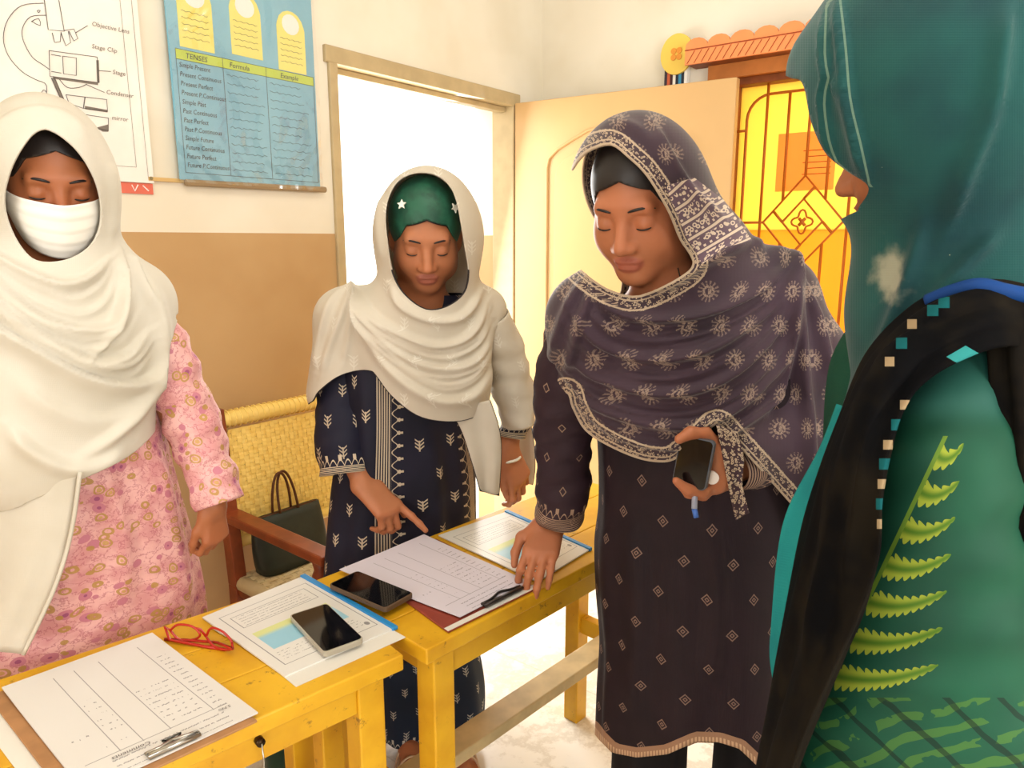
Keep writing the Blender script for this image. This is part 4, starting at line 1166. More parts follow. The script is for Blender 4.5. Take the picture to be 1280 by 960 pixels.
# ------------------------------------------------------------------ cloths
def resample(L, n=7):
    P = catmull(L, 6); d = np.concatenate([[0], np.cumsum(np.linalg.norm(np.diff(P, axis=0), axis=1))])
    return np.stack([np.interp(np.linspace(0, d[-1], n), d, P[:, i]) for i in (0, 1)], 1)
def pleats(folds, idx, ts=(.33, .66), amp=.005, w1=5, w2=2.4):
    """finer creases lying between neighbouring folds"""
    out = list(folds)
    for i in idx:
        a, b = resample(folds[i][0]), resample(folds[i+1][0])
        for k, t in enumerate(ts):
            out.append(((a*(1-t)+b*t)+RNG.normal(0, 1.2, a.shape), amp*(.7+.6*RNG.rand()), w1, w2))
    return out

def white_scarf(name, c1, c2, piping=False, sprig=False):
    g = G(name, .7, .15)
    c = g.mix(g.ss(g.noise(5), .35, .7), c1, c2)
    if sprig:
        x, y = cells(g, .075, .085); ax = g.f('ABSOLUTE', x)
        mo = g.mx(band(g, ax, 0., .0014)*band(g, y, 0., .015), *[band(g, y-ax, q, .0018)*(ax < .009) for q in (-.010, -.001, .008)])
        c = g.mix(mo*.35, c, C(250, 248, 238))
    if piping: c = g.mix(g.f('LESS_THAN', g.attr('edge'), .0016)*(g.uv()[1] < (-.60 if piping == 2 else 9.)), c, C(60, 54, 54))
    g.col(c); g.weave(1500., .12); g.sheer(.16, c); return g.mat
def purple_dupatta():
    g = G('purple_dupatta_print', .62, .3)
    base = g.mix(g.ss(g.noise(6), .35, .7), C(57, 36, 50), C(43, 27, 39))
    x, y = cells(g, .062, .060)
    r = g.f('SQRT', x*x+y*y); th = g.f('ARCTAN2', y, x)
    rays = (g.f('COSINE', th*14.) > .1)*band(g, r, .0150, .0042)
    ring = band(g, r, .0085, .0022); hook = (r < .0055)*(x > -.001)
    n = g.noise(330, 2, g.coord('UV'))
    mo = g.mx(rays*.6, ring, hook)*(n > .44)
    c = g.mix(mo*.5, base, C(186, 160, 138))
    ed = g.attr('edge'); v = g.voro(210, g.coord('UV')); u_, v_ = g.uv()
    filig = g.mx(band(g, v, .34, .13)*(g.noise(420, 1, g.coord('UV')) > .42), band(g, ed, .0255, .0016), band(g, ed, .009, .0012), (ed < .004)*1.)
    bc = g.mix(filig*.9, C(56, 38, 48), C(186, 164, 138))
    c = g.mix((ed < .028), c, bc)
    pa = g.attr('panel'); zz = g.f('SINE', (u_+v_*.6)*420.)
    v2 = g.voro(120, g.coord('UV'))
    rowp = g.f('FRACT', (v_-u_*.6)*30.)
    pcol = g.mix(g.mx(band(g, v2, .36, .12)*(rowp < .5), (rowp > .62)*(rowp < .78), (zz > .4)*(rowp > .86)), C(92, 70, 84), C(206, 186, 164))
    c = g.mix((pa > .0)*(ed > .012), c, pcol)
    g.col(c); g.weave(1700., .15); g.set('Sheen Weight', .25)
    return g.mat
def purple_kameez():
    g = G('purple_kameez_print', .7, .25)
    base = g.mix(g.ss(g.noise(5), .35, .7), C(38, 24, 31), C(30, 19, 26))
    x, y = cells(g, .078, .074); ax = g.f('ABSOLUTE', x); ay = g.f('ABSOLUTE', y)
    q = ax/.0095+ay/.0125
    mo = g.mx(band(g, q, .9, .13), (q < .45)*(q > .2))
    c = g.mix(mo*.5, base, C(170, 138, 122))
    ed = g.attr('edge'); u_, v_ = g.uv()
    bc = g.mix((g.f('FRACT', u_*170.) < .55)*(ed < .010), C(160, 122, 96), C(206, 170, 136))
    c = g.mix((ed < .020), c, bc)
    g.col(c); g.weave(1600., .2); return g.mat
def cuff_band(name, base, bandc, w, motif):
    g = G(name, .65, .25); ed = g.attr('edge'); u, v = g.uv()
    c = base; x, y = cells(g, *motif[:2]); ax = g.f('ABSOLUTE', x)
    if motif[2] == 'sprig': mo = g.mx(band(g, ax, 0., .0013)*band(g, y, 0., .014), *[band(g, y-ax, q, .0018)*(ax < .008) for q in (-.009, 0., .009)])
    else:
        q = ax/.008+g.f('ABSOLUTE', y)/.011; mo = band(g, q, .85, .15)
    c = g.mix(mo*.75, base, bandc)
    st = g.f('FRACT', ed*260.) < .5
    c = g.mix((ed < w)*st, c, bandc)
    lf = g.f('ABSOLUTE', g.f('SINE', u*200.))*.014
    c = g.mix((ed > w)*band(g, ed-w, lf, .002), c, bandc)
    dots = (g.f('SINE', u*200.) > .75)*band(g, ed-w, .02, .006)
    c = g.mix(dots, c, bandc)
    g.col(c); g.weave(1500., .15); return g.mat
def navy_kurta():
    g = G('navy_kurta_print', .65, .25); u, v = g.uv()
    base = g.mix(g.ss(g.noise(5), .35, .7), C(30, 30, 48), C(22, 22, 36))
    em = C(206, 190, 164)
    x, y = cells(g, .075, .080); ax = g.f('ABSOLUTE', x)
    mo = g.mx(band(g, ax, 0., .0015)*band(g, y, 0., .014), *[band(g, y-ax, q, .002)*(ax < .009) for q in (-.009, 0., .009)])
    c = g.mix(mo*.85, base, em)
    for sgn, uc in ((1, NAVY_U[0]), (-1, NAVY_U[1])):
        d = (u-uc)*float(sgn)
        strip = (g.f('FRACT', d*190.) < .5)*band(g, d, 0., .016)
        vine = band(g, d-.024, g.f('SINE', v*190.)*.006, .0013)
        lf = g.mx(band(g, d, .036, .0055)*(g.f('SINE', v*190.) > .86), band(g, d, .033, .0022)*(g.f('SINE', v*190.) > .6))
        clr = band(g, d, .014, .032)
        c = g.mix(clr, c, base); c = g.mix(g.mx(strip, vine, lf)*.85, c, em)
    g.col(c); g.weave(1500., .15); return g.mat
def pink_paisley():
    g = G('pink_paisley_print', .65, .25); uv = g.coord('UV')
    base = g.mix(g.ss(g.noise(22, 3, uv), .35, .65), C(232, 182, 178), C(212, 150, 150))
    nz = g.noise(52, 4, uv, .6); vein = band(g, nz, .5, .018)
    c = g.mix(vein*.55, base, C(176, 92, 108))
    w = g.noise(16, 2, uv); u, v = g.uv(); wv = g.vec(u+w*.02, v+w*.03)
    d = g.voro(36., wv); d2 = g.voro(31., g.vec(u+.31+w*.02, v+.7))
    c = g.mix((d2 < .30), c, C(196, 124, 140)); c = g.mix((d2 < .13), c, C(158, 86, 120))
    c = g.mix(band(g, d, .27, .055)*.85, c, C(178, 140, 66)); c = g.mix((d < .15)*.8, c, C(196, 158, 84))
    g.col(c); g.weave(1500., .12); return g.mat
def plain_cloth(name, c, c2, sheer=0):
    g = G(name, .72, .2); cc = g.mix(g.ss(g.noise(6), .35, .7), c, c2); g.col(cc); g.weave(1400., .15)
    if sheer: g.sheer(sheer, cc)
    return g.mat

# ================================================================== woman in white scarf and pink kameez
wp = tag(empty('person', tuple(np.array([*W(75, 700, 1.26)[:2], 0]))), 'woman in white headscarf, white face mask and pink paisley kameez behind the front desk', 'person')
hd = Head(W(64, 224, 1.20), (.60, -.74, -.34), .92)
SK1 = skin_mat('brown_skin', C(160, 98, 62), C(150, 84, 66))
wr1 = W(266, 632, 1.30)
F = Field(np.array([-1.35, .85, -.01]), np.array([-.25, 1.65, 1.75]), .016, [hd.box(), hbox(wr1-ZU*.07, .085)], .0036)
hd.add(F)
F.chain([(hd.p(0, -.02, -.06), .05), (W(62, 345, 1.23), .052), (W(62, 380, 1.24), .06)], .03)
F.cone(W(62, 400, 1.245), W(70, 560, 1.27), .085, .09, .05); F.cone(W(165, 385, 1.28), W(-45, 385, 1.19), .045, .045, .05)
F.cone(W(70, 560, 1.27), W(80, 740, 1.29), .09, .10, .05)
F.chain([(W(168, 382, 1.28), .045), (W(238, 540, 1.335), .038), (wr1, .026)], .02)
F.chain([(W(-48, 382, 1.18), .045), (W(-120, 540, 1.16), .038), (W(-110, 660, 1.08), .026)], .02)
pel = W(80, 740, 1.29)
for s_ in (-1, 1):
    hp_ = pel+np.array([.85, .5, 0])*.075*s_; kn = hp_*np.array([1, 1, 0])+ZU*.42; an = hp_*np.array([1, 1, 0])+ZU*.07
    F.chain([(hp_, .075), (kn, .05), (an, .035)], .03); foot(F, an*np.array([1, 1, 0]), (.66, -.75, 0))
hand(F, wr1, (.06, -.10, -1), (-.5, -.86, 0), [(40, 60, 40), (46, 66, 40), (50, 66, 40), (52, 66, 40)], [(.8, .5, .3), (1, .1, .45), (1, -.2, .6)], .75, palm=np.array([-.86, .5, 0]))
hand(F, W(-110, 660, 1.08), (.3, -.1, -1), (.5, -.86, 0), [20, 24, 26, 28], [(.8, .5, .3), (1, .1, .35), (1, 0, .4)], .92, palm=np.array([.86, .5, 0]))
body_mesh(F, [hd], SK1, wp)
hd.details(wp, M_HAIR); hd.hair(wp, M_HAIR, .068, .42)
# mask
n_, m_ = 32, 26; V = []; U = []
for j in range(m_+1):
    v = j/m_
    for i in range(n_+1):
        u = -1+2*i/n_
        wz = 1-.22*v*v
        x = .0745*math.sin(u*1.32)/math.sin(1.32)*wz
        bulge = (1-abs(u)**2.2)
        y = .012+.088*bulge**.8-.012*v*v+.010*math.exp(-(u/.25)**2)*(1-v)**2+.004*math.sin(math.pi*v)
        z = -.010-.100*v*(.72+.28*(1-u*u))
        ple = .0022*((v*4.2) % 1. if .15 < v < .85 else 0)
        V.append(hd.p(x, y+ple+.006*(1-abs(u)), z)); U.append((u, v))
Fq = np.array([(j*(n_+1)+i, (j+1)*(n_+1)+i, (j+1)*(n_+1)+i+1, j*(n_+1)+i+1) for j in range(m_) for i in range(n_)])
mk = link('face_mask', mesh_np('face_mask', np.array(V), Fq[:, ::-1].copy(), uv=U), plain('mask_white', C(240, 236, 226), .7, var=.03), wp); thick(mk, .002, 1)
for q in (-1, 1):
    m = MB(); m.tube(catmull([hd.p(q*.0735, .013, -.03), hd.p(q*.079, -.01, .012), hd.p(q*.083, -.028, -.01), hd.p(q*.077, -.012, -.06), hd.p(q*.068, .008, -.092)], 4), .0013, 5); m.build('ear_loop', M_PAPER, mk, smooth=True)
M_PINK = pink_paisley()
def skirt_rip(amp, n, ph=0., p=1.6): return lambda th, v, s: amp*(v**p)*(np.sin(n*th+ph+.6*v)+.5*np.sin((n*1.7)//1*th+2.1*ph-v))
loft('kameez', [ringf(-45, 160, 350, 1.235, .075), ringf(-72, 196, 400, 1.24, .095), ringf(-82, 208, 470, 1.245, .108), ringf(-88, 220, 560, 1.255, .112), ringf(-98, 237, 630, 1.265, .116), ringf(-110, 257, 700, 1.275, .12),
                ringf(-120, 272, 760, 1.28, .123), ringf(-130, 282, 830, 1.285, .125), ringf(-150, 300, 1000, 1.30, .13), ringf(-160, 312, 1090, 1.31, .135)], M_PINK, wp, n=110, ripple=skirt_rip(.009, 9, .7),
     folds=[([(120, 560), (150, 650), (160, 760)], 0.0160, 22, 10), ([(60, 600), (90, 700), (80, 800)], 0.0128, 20, 10), ([(190, 560), (215, 650), (235, 760)], 0.0144, 14, 8)])
def slv(seed, amp=.004): return lambda th, v, s: amp*(np.sin(s*70+2.2*np.sin(th+seed))*np.sin(th*2+s*21+seed)+.6*np.sin(s*120+3*np.cos(th-seed)))*np.minimum(1, v*5)
loft('sleeve', tube_rings([(W(160, 378, 1.28), .056, .056), (W(188, 425, 1.30), .058, .056), (W(220, 482, 1.32), .052, .052), (W(245, 540, 1.33), .050, .050), (W(262, 590, 1.32), .046, .048), (W(275, 630, 1.305), .044, .046)]), M_PINK, wp, n=56, ripple=slv(.4))
loft('sleeve', tube_rings([(W(-40, 378, 1.18), .056, .056), (W(-85, 450, 1.17), .056, .055), (W(-118, 540, 1.16), .052, .052), (W(-115, 630, 1.10), .046, .048)]), M_PINK, wp, n=48, ripple=slv(1.4))
M_WS = white_scarf('ivory_scarf', C(220, 214, 200), C(210, 203, 186))
yw = math.radians(31); RY = np.array([[cos(yw), -sin(yw), 0], [sin(yw), cos(yw), 0], [0, 0, 1]])
F = Field(np.array([-1.30, .85, .70]), np.array([-.38, 1.55, 1.74]), .0044)
F.ell(W(61, 213, 1.20), (.093, .125, .117), RY, .03)
F.cone(W(66, 245, 1.205), W(72, 325, 1.215), .090, .096, .04)
F.cone(W(72, 350, 1.225), W(168, 374, 1.285), .085, .066, .05); F.cone(W(70, 350, 1.225), W(-60, 380, 1.17), .085, .066, .05)
F.ell(W(66, 425, 1.215), (.178, .125, .15), RY, .06); F.ell(W(60, 530, 1.215), (.168, .128, .18), RY, .06)
HOLE = [(5, 245), (11, 218), (20, 197), (32, 178), (43, 166), (56, 161), (70, 166), (83, 175), (96, 187), (108, 203), (118, 222), (124, 240), (127, 262), (124, 288), (110, 310), (80, 325), (45, 325), (22, 303), (8, 273)]
KEEP = [(-400, 40), (420, 40), (420, 300), (235, 383), (226, 407), (214, 427), (210, 470), (203, 520), (185, 550), (150, 577), (96, 602), (40, 625), (-30, 645), (-400, 690)]
drape('headscarf', F, KEEP, pleats([([(-40, 300), (0, 320), (36, 339), (75, 353), (108, 346), (136, 322)], 0.0192, 10, 2.6), ([(-40, 318), (0, 350), (33, 382), (66, 401), (108, 410), (141, 401), (153, 346)], 0.0192, 12, 2.6), ([(-40, 345), (0, 378), (39, 408), (82, 434), (118, 449), (154, 444), (186, 412)], 0.0192, 13, 2.6),
       ([(-40, 372), (0, 408), (49, 437), (98, 464), (144, 477), (184, 472), (201, 440)], 0.0192, 15, 2.6), ([(151, 313), (155, 362), (145, 411), (115, 447)], 0.0128, 8, 2.6), ([(178, 335), (197, 388), (201, 434), (185, 490), (141, 542), (98, 575)], 0.0160, 7, 10), ([(161, 312), (174, 346), (192, 385)], 0.0112, 7, 2.6),
       ([(10, 530), (40, 560), (80, 580), (120, 580), (160, 555)], 0.0160, 14, 7), ([(20, 470), (70, 510), (130, 525), (180, 500)], 0.0096, 18, 8), ([(-10, 180), (10, 150), (50, 138), (90, 150), (115, 180)], 0.0064, 8, 6), ([(138, 200), (144, 250), (140, 300)], 0.0080, 6, 6)], (0, 1, 2), amp=0.006, w1=7, w2=2.6),
      M_WS, wp, .00124, HOLE, (hd.c, hd.f), -.01)
sheet3('scarf_end', [W(-70, 585, 1.10), W(-72, 660, 1.10), W(-72, 740, 1.095), W(-70, 806, 1.085)], [W(100, 585, 1.125), W(89, 665, 1.125), W(68, 735, 1.11), W(29, 818, 1.09)], M_WS, wp, wave=.008, nw=1.6)
m = MB()
p0, p1, p2, p3 = W(100, 590, 1.12), W(89, 665, 1.12), W(68, 735, 1.105), W(29, 818, 1.085)
m.tube(catmull([p0, p1, p2, p3], 6), .0035, 6); m.build('scarf_hem', M_WS, wp, smooth=True)

# ================================================================== girl in navy kurta, pointing
gp = tag(empty('person', (*W(505, 640, 1.76)[:2], 0)), 'girl in navy embroidered kurta and white dupatta pointing at the form on the desk', 'person')
hd = Head(W(532, 294, 1.632), (.13, -.86, -.38), 1.0)
SK2 = skin_mat('light_brown_skin', C(178, 116, 80), C(158, 86, 72))
tipi = T(530, 682, .752)
wrR = W(453, 605, 1.62); wrL = W(634, 560, 1.735)
F = Field(np.array([-.62, 1.30, -.01]), np.array([.22, 2.10, 1.66]), .016, [hd.box(), hbox(W(492, 640, 1.62), .10), hbox(W(645, 605, 1.74), .08), (np.array([-.36, 1.5, -.01]), np.array([.0, 1.95, .09]))], .0036)
hd.add(F)
F.chain([(hd.p(0, -.02, -.06), .047), (W(524, 372, 1.68), .05), (W(522, 395, 1.70), .055)], .03)
F.cone(W(522, 400, 1.70), W(512, 520, 1.75), .075, .08, .05); F.cone(W(435, 398, 1.70), W(604, 398, 1.71), .04, .04, .04); F.cone(W(512, 520, 1.75), W(505, 640, 1.79), .08, .095, .05)
F.chain([(W(432, 396, 1.70), .04), (W(426, 530, 1.665), .034), (wrR, .024)], .02); F.chain([(W(606, 396, 1.71), .04), (W(648, 505, 1.77), .034), (wrL, .023)], .02)
fl, fr = T(513, 952, .0), T(577, 950, .0)
for hp_, ft in ((W(485, 650, 1.76), fl), (W(530, 650, 1.83), fr)):
    F.chain([(hp_, .07), ((hp_+ft)/2*np.array([1, 1, 0])+ZU*.42, .048), (ft+ZU*.08+np.array([-.02, .06, 0]), .033), (ft+ZU*.04+np.array([-.02, .06, 0]), .032)], .03); foot(F, ft+np.array([-.02, .07, .008]), (.25, -1, 0), .93)
Dr = nrm(tipi-wrR)
hand(F, wrR, nrm(tipi-wrR+ZU*.004), (.35, .75, .3), [(2, 4, 5), (48, 52, 30), (52, 55, 32), (50, 52, 32)], [(.75, .45, .35), (.95, .1, .3), (.95, -.05, .3)], 1.04, palm=np.array([-.1, .15, -1.]))
hand(F, wrL, (.36, -.08, -.93), (-.75, -.6, 0), [(20, 42, 30), (26, 46, 30), (30, 48, 32), (32, 48, 32)], [(.85, .3, .35), (1, .0, .3), (1, -.1, .3)], 1.0, palm=np.array([.55, .8, -.1]))
body_mesh(F, [hd], SK2, gp)
hd.details(gp, M_HAIR)
g = G('green_cap_cloth', .5, .35); g.col(g.mix(g.ss(g.noise(30), .35, .65), C(36, 92, 70), C(26, 70, 54))); M_CAP = g.mat
hd.hair(gp, M_HAIR, .064, .40); hd.hair(gp, M_CAP, .068, .40, 1.035, 'under_cap')
M_PIN = plain('white_enamel', C(240, 238, 226), .3, .5)
for (x, y, z) in ((-.060, .048, .082), (.050, .052, .090)):
    m = MB(); c = hd.p(x, y, z); nv = nrm(c-hd.p(0, -.016, .032)); a = nrm(np.cross(nv, hd.u)); b = np.cross(nv, a)
    m.plate([(.011*(1 if i % 2 == 0 else .45)*cos(i*math.pi/5), .011*(1 if i % 2 == 0 else .45)*sin(i*math.pi/5)) for i in range(10)], c, a, b, nv, .003); m.build('hair_pin', M_PIN, gp)
NAVY_U = (-.136, .0745)
M_NAVY = navy_kurta()
yg = math.radians(28)
loft('kameez', [ringf(462, 586, 368, 1.695, .055, .2), ringf(432, 612, 402, 1.70, .08, .25), ringf(430, 606, 470, 1.715, .095, .3), ringf(428, 592, 530, 1.735, .10, .4), ringf(418, 598, 600, 1.755, .105, .5), ringf(411, 601, 680, 1.775, .11, .6), ringf(405, 604, 760, 1.79, .112, .65), ringf(394, 606, 800, 1.795, .114, .65)],
     M_NAVY, gp, n=110, ripple=skirt_rip(.007, 8, 1.2), folds=[([(540, 540), (548, 620), (545, 700)], 0.0096, 14, 8), ([(455, 480), (462, 560), (470, 640)], 0.0080, 10, 7)])
M_NTR = cuff_band('navy_trouser_print', C(26, 40, 62), C(196, 196, 190), .0, (.07, .075, 'sprig'))
for hp_, ft in ((W(485, 660, 1.76), fl), (W(530, 660, 1.83), fr)):
    an = ft+np.array([-.02, .06, 0]); loft('trouser_leg', tube_rings([(hp_, .085, .085), ((hp_+an)/2*np.array([1, 1, 0])+ZU*.45, .08, .08), (an+ZU*.2, .082, .08), (an+ZU*.055, .078, .075)]), M_NTR, gp, n=48, ripple=lambda th, v, s: .005*v*np.sin(6*th+3*v))
M_NCUFF = cuff_band('navy_cuff_print', C(28, 28, 46), C(206, 190, 164), .018, (.06, .075, 'sprig'))
loft('sleeve', tube_rings([(W(440, 392, 1.71), .050, .048), (W(432, 440, 1.705), .054, .052), (W(428, 490, 1.69), .060, .056), (W(428, 550, 1.66), .064, .06), (W(432, 592, 1.635), .060, .052)]), M_NCUFF, gp, n=56, ripple=slv(.9, .003))
loft('sleeve', tube_rings([(W(604, 400, 1.71), .05, .05), (W(630, 460, 1.74), .048, .048), (W(645, 515, 1.76), .042, .042), (W(640, 546, 1.75), .036, .04)]), M_NCUFF, gp, n=48, ripple=slv(2.1, .003))
M_GS = white_scarf('white_dupatta', C(220, 212, 196), C(208, 198, 180), piping=2, sprig=True); M_GS2 = white_scarf('white_dupatta_end', C(220, 212, 196), C(208, 198, 180), piping=1)
F = Field(np.array([-.56, 1.38, .84]), np.array([.14, 1.95, 1.66]), .0044)
F.ell(W(536, 286, 1.625), (.114, .134, .134), None, .03)
F.cone(W(536, 305, 1.62), W(535, 362, 1.64), .112, .112, .04)
F.cone(W(530, 392, 1.67), W(434, 397, 1.70), .095, .064, .05); F.cone(W(530, 390, 1.67), W(604, 388, 1.69), .095, .056, .05)
F.cone(W(433, 402, 1.695), W(427, 490, 1.685), .068, .082, .05)
F.ell(W(532, 440, 1.66), (.150, .105, .175), None, .05); F.ell(W(545, 490, 1.665), (.125, .105, .13), None, .05)
HOLE = [(484, 305), (481, 268), (487, 241), (500, 223), (522, 215), (545, 218), (562, 231), (571, 250), (577, 280), (582, 312), (586, 340), (580, 366), (558, 383), (532, 386), (506, 368), (491, 342)]
KEEP = [(340, 120), (760, 120), (760, 330), (643, 416), (617, 440), (620, 478), (608, 511), (584, 525), (552, 527), (520, 519), (489, 495), (470, 470), (463, 464), (445, 464), (421, 472), (398, 490), (386, 505), (340, 515)]
drape('dupatta', F, KEEP, pleats([([(443, 359), (469, 395), (501, 415), (544, 431), (584, 419), (610, 375)], 0.0176, 7, 3.5), ([(443, 363), (473, 415), (513, 447), (556, 460), (592, 450), (617, 408)], 0.0176, 8, 3.5), ([(445, 367), (469, 431), (505, 474), (548, 498), (588, 494), (617, 460)], 0.0176, 9, 3.5),
       ([(488, 355), (505, 383), (540, 399), (576, 395), (602, 362)], 0.0160, 6, 3.5), ([(444, 362), (470, 405), (507, 432), (550, 446), (590, 434), (614, 395)], 0.0080, 4, 2.5), ([(446, 366), (470, 424), (510, 462), (552, 480), (590, 472), (617, 435)], 0.0080, 4, 2.5),
       ([(441, 355), (414, 379), (402, 419), (394, 466)], 0.0112, 6, 4), ([(441, 357), (429, 391), (414, 431), (402, 470)], 0.0112, 6, 4), ([(442, 362), (440, 400), (430, 455)], 0.0080, 5, 4), ([(476, 240), (473, 285), (480, 330)], 0.0064, 5, 4)], (0, 1), amp=0.006, w1=4, w2=2),
      M_GS, gp, .00178, HOLE, (hd.c, hd.f), -.01)
loft('dupatta_arm_fall', tube_rings([(W(610, 398, 1.695), .052, .055), (W(628, 440, 1.72), .054, .057), (W(643, 495, 1.75), .050, .055), (W(648, 530, 1.755), .042, .05)]), M_GS, gp, n=48, ripple=slv(3.3, .003))
sheet3('dupatta_end', [W(562, 512, 1.59), W(577, 540, 1.60), W(590, 580, 1.61), W(600, 614, 1.62)], [W(613, 500, 1.60), W(623, 530, 1.61), W(627, 562, 1.62), W(624, 620, 1.63)], M_GS2, gp, wave=.006, nw=1.3)
sheet3('dupatta_end', [W(636, 520, 1.82), W(634, 560, 1.83), W(640, 590, 1.83), W(648, 602, 1.83)], [W(663, 525, 1.82), W(668, 555, 1.83), W(669, 585, 1.83), W(666, 606, 1.83)], M_GS2, gp, wave=.005, nw=1.2)
m = MB(); cbr = W(634, 573, 1.735); m.tube([cbr+np.array([.032*cos(t), .033*sin(t), .004*cos(t)]) for t in np.linspace(0, 6.28, 25)[:-1]], .0035, 6, closed=True); m.build('bracelet', M_PIN, gp, smooth=True)
M_SAN = plain('sandal_leather', C(216, 190, 160), .5)
for ft in (fl, fr):
    h0 = ft+np.array([-.02, .07, .0]); fw = nrm((.25, -1, 0)); sd = np.cross(ZU, fw)
    so = MB(); so.prism([tuple((h0+fw*x+sd*y)[:2]) for x, y in ((-.035, -.02), (-.04, 0), (-.035, .02), (.05, .03), (.13, .042), (.19, .035), (.215, 0), (.19, -.036), (.13, -.04), (.05, -.028))], 0, .009)
    s0 = so.build('sandal', M_SAN, gp, bevel=.002)
    for x in (.10, .145):
        m = MB(); m.tube(catmull([h0+fw*x+sd*-.042+ZU*.008, h0+fw*(x-.01)+sd*-.03+ZU*.045, h0+fw*(x-.015)+ZU*.062, h0+fw*(x-.01)+sd*.03+ZU*.045, h0+fw*x+sd*.042+ZU*.008], 4), .006, 6, flat=.5); m.build('sandal_strap', M_SAN, s0, smooth=True)

# ================================================================== woman in purple dupatta, reaching over the desk
pp_ = tag(empty('person', (*W(860, 680, 1.42)[:2], 0)), 'woman in purple printed dupatta and dark kameez reaching over the desk', 'person')
hd = Head(W(802, 254, 1.238), (-.48, -.78, -.40), 1.05)
SK3 = skin_mat('warm_brown_skin', C(174, 110, 76), C(156, 80, 66))
wrR = W(690, 652, 1.45); wrL = W(902, 590, 1.205)
F = Field(np.array([-.08, .98, -.01]), np.array([.80, 1.72, 1.70]), .016, [hd.box(), hbox(W(672, 690, 1.42), .09), hbox(W(872, 580, 1.19), .09)], .0036)
hd.add(F)
F.chain([(hd.p(0, -.02, -.06), .052), (W(836, 365, 1.28), .055), (W(842, 392, 1.30), .06)], .03)
F.cone(W(848, 420, 1.32), W(858, 560, 1.37), .09, .10, .05); F.cone(W(735, 410, 1.30), W(968, 400, 1.33), .045, .045, .05); F.cone(W(858, 560, 1.37), W(862, 690, 1.39), .10, .105, .05)
F.chain([(W(735, 412, 1.30), .045), (W(703, 550, 1.40), .038), (wrR, .026)], .02)
F.chain([(W(968, 402, 1.33), .045), (W(985, 555, 1.31), .038), (wrL, .027)], .02)
for px_ in (812, 940.5):
    hp_ = W(px_, 930, 1.405); hp_[2] = W(px_, 700, 1.42)[2]; kn = hp_*np.array([1, 1, 0])+ZU*.42; an = hp_*np.array([1, 1, 0])+ZU*.07
    F.chain([(hp_, .08), (kn, .052), (an, .035)], .03); foot(F, an*np.array([1, 1, 0]), (-.35, -.9, 0))
tp = T(666, 722, .785)
hand(F, wrR, nrm(tp-wrR+np.array([0, -.01, .01])), (-.85, .3, .2), [(30, 42, 30), (26, 34, 22), (22, 30, 20), (20, 28, 18)], [(.75, .7, .2), (.9, .1, .5), (.9, -.2, .5)], 1.0, palm=np.array([-.4, .8, -.3]))
# left hand closed round the phone
PB = W(893, 578, 1.185)
F.cone(wrL, W(896, 562, 1.185), .026, .020, .02); F.cone(wrL, W(893, 602, 1.185), .025, .018, .02); F.cone(W(896, 560, 1.185), W(892, 604, 1.185), .018, .016, .015)
F.chain([(W(894, 558, 1.18), .015), (W(880, 541, 1.165), .0125), (W(863, 541, 1.155), .0105), (W(849, 549, 1.15), .0085)], .006)
for i, (dy, yy) in enumerate(((0, 1.150), (5, 1.168), (8, 1.186), (8, 1.204))):
    F.chain([(W(892, 604+dy*.3, 1.185+.006*i), .0115), (W(879, 615+dy*.5, yy+.008), .0098), (W(861, 612+dy*.6, yy), .0088), (W(845+i*2, 601+dy*.5, yy-.002), .0072)], .005)
body_mesh(F, [hd], SK3, pp_)
hd.details(pp_, M_HAIR); hd.hair(pp_, M_HAIR, .062, .42)
m = MB(); m.tube(catmull([hd.p(-.066, .045, -.09), hd.p(-.075, .06, -.10), hd.p(-.085, .06, -.098)], 4), .0012, 5); m.build('hair_wisp', M_HAIR, pp_)
M_PK = purple_kameez(); M_PD = purple_dupatta()
yp = math.radians(-20)
HEM = [(600, 300), (1100, 300), (1100, 990), (990, 985), (946, 957), (924, 936), (899, 928), (871, 927), (834, 943), (796, 947), (765, 941), (748, 924), (739, 912), (700, 905), (600, 890)]
loft('kameez', [ringf(740, 965, 385, 1.31, .08, yp), ringf(725, 985, 430, 1.33, .105, yp), ringf(735, 995, 500, 1.355, .12, yp), ringf(742, 995, 570, 1.365, .126, yp), ringf(743, 992, 640, 1.378, .130, yp), ringf(738, 988, 690, 1.388, .134, yp), ringf(740, 988, 754, 1.395, .137, yp), ringf(745, 988, 816, 1.40, .14, yp), ringf(742, 992, 879, 1.405, .143, yp), ringf(740, 998, 940, 1.41, .148, yp), ringf(738, 1005, 1000, 1.415, .15, yp)],
     M_PK, pp_, n=120, ripple=skirt_rip(.008, 8, .3), clip_px=HEM, pxm=.0016, folds=[([(880, 620), (900, 720), (890, 860)], 0.0160, 18, 9), ([(790, 640), (800, 760), (790, 900)], 0.0128, 20, 10)])
M_BLK = plain_cloth('black_trouser', C(26, 22, 26), C(18, 16, 18))
for a, b in ((762, 862), (896, 985)):
    c = W((a+b)/2, 930, 1.405); loft('trouser_leg', tube_rings([(c*np.array([1, 1, 0])+ZU*.75, .075, .075), (c*np.array([1, 1, 0])+ZU*.5, .078, .075), (c*np.array([1, 1, 0])+ZU*.2, .08, .075), (c*np.array([1, 1, 0])+ZU*.06, .075, .075)]), M_BLK, pp_, n=48, ripple=lambda th, v, s: .005*v*np.sin(6*th+2))
M_PCUFF = cuff_band('purple_cuff_print', C(48, 32, 41), C(160, 132, 112), .034, (.07, .08, 'diamond'))
loft('sleeve', tube_rings([(W(734, 405, 1.295), .068, .062), (W(716, 450, 1.32), .064, .06), (W(705, 500, 1.36), .060, .058), (W(704, 550, 1.395), .057, .056), (W(704, 605, 1.425), .056, .054), (W(699, 648, 1.445), .051, .050)]), M_PCUFF, pp_, n=60, ripple=slv(.2, .0035))
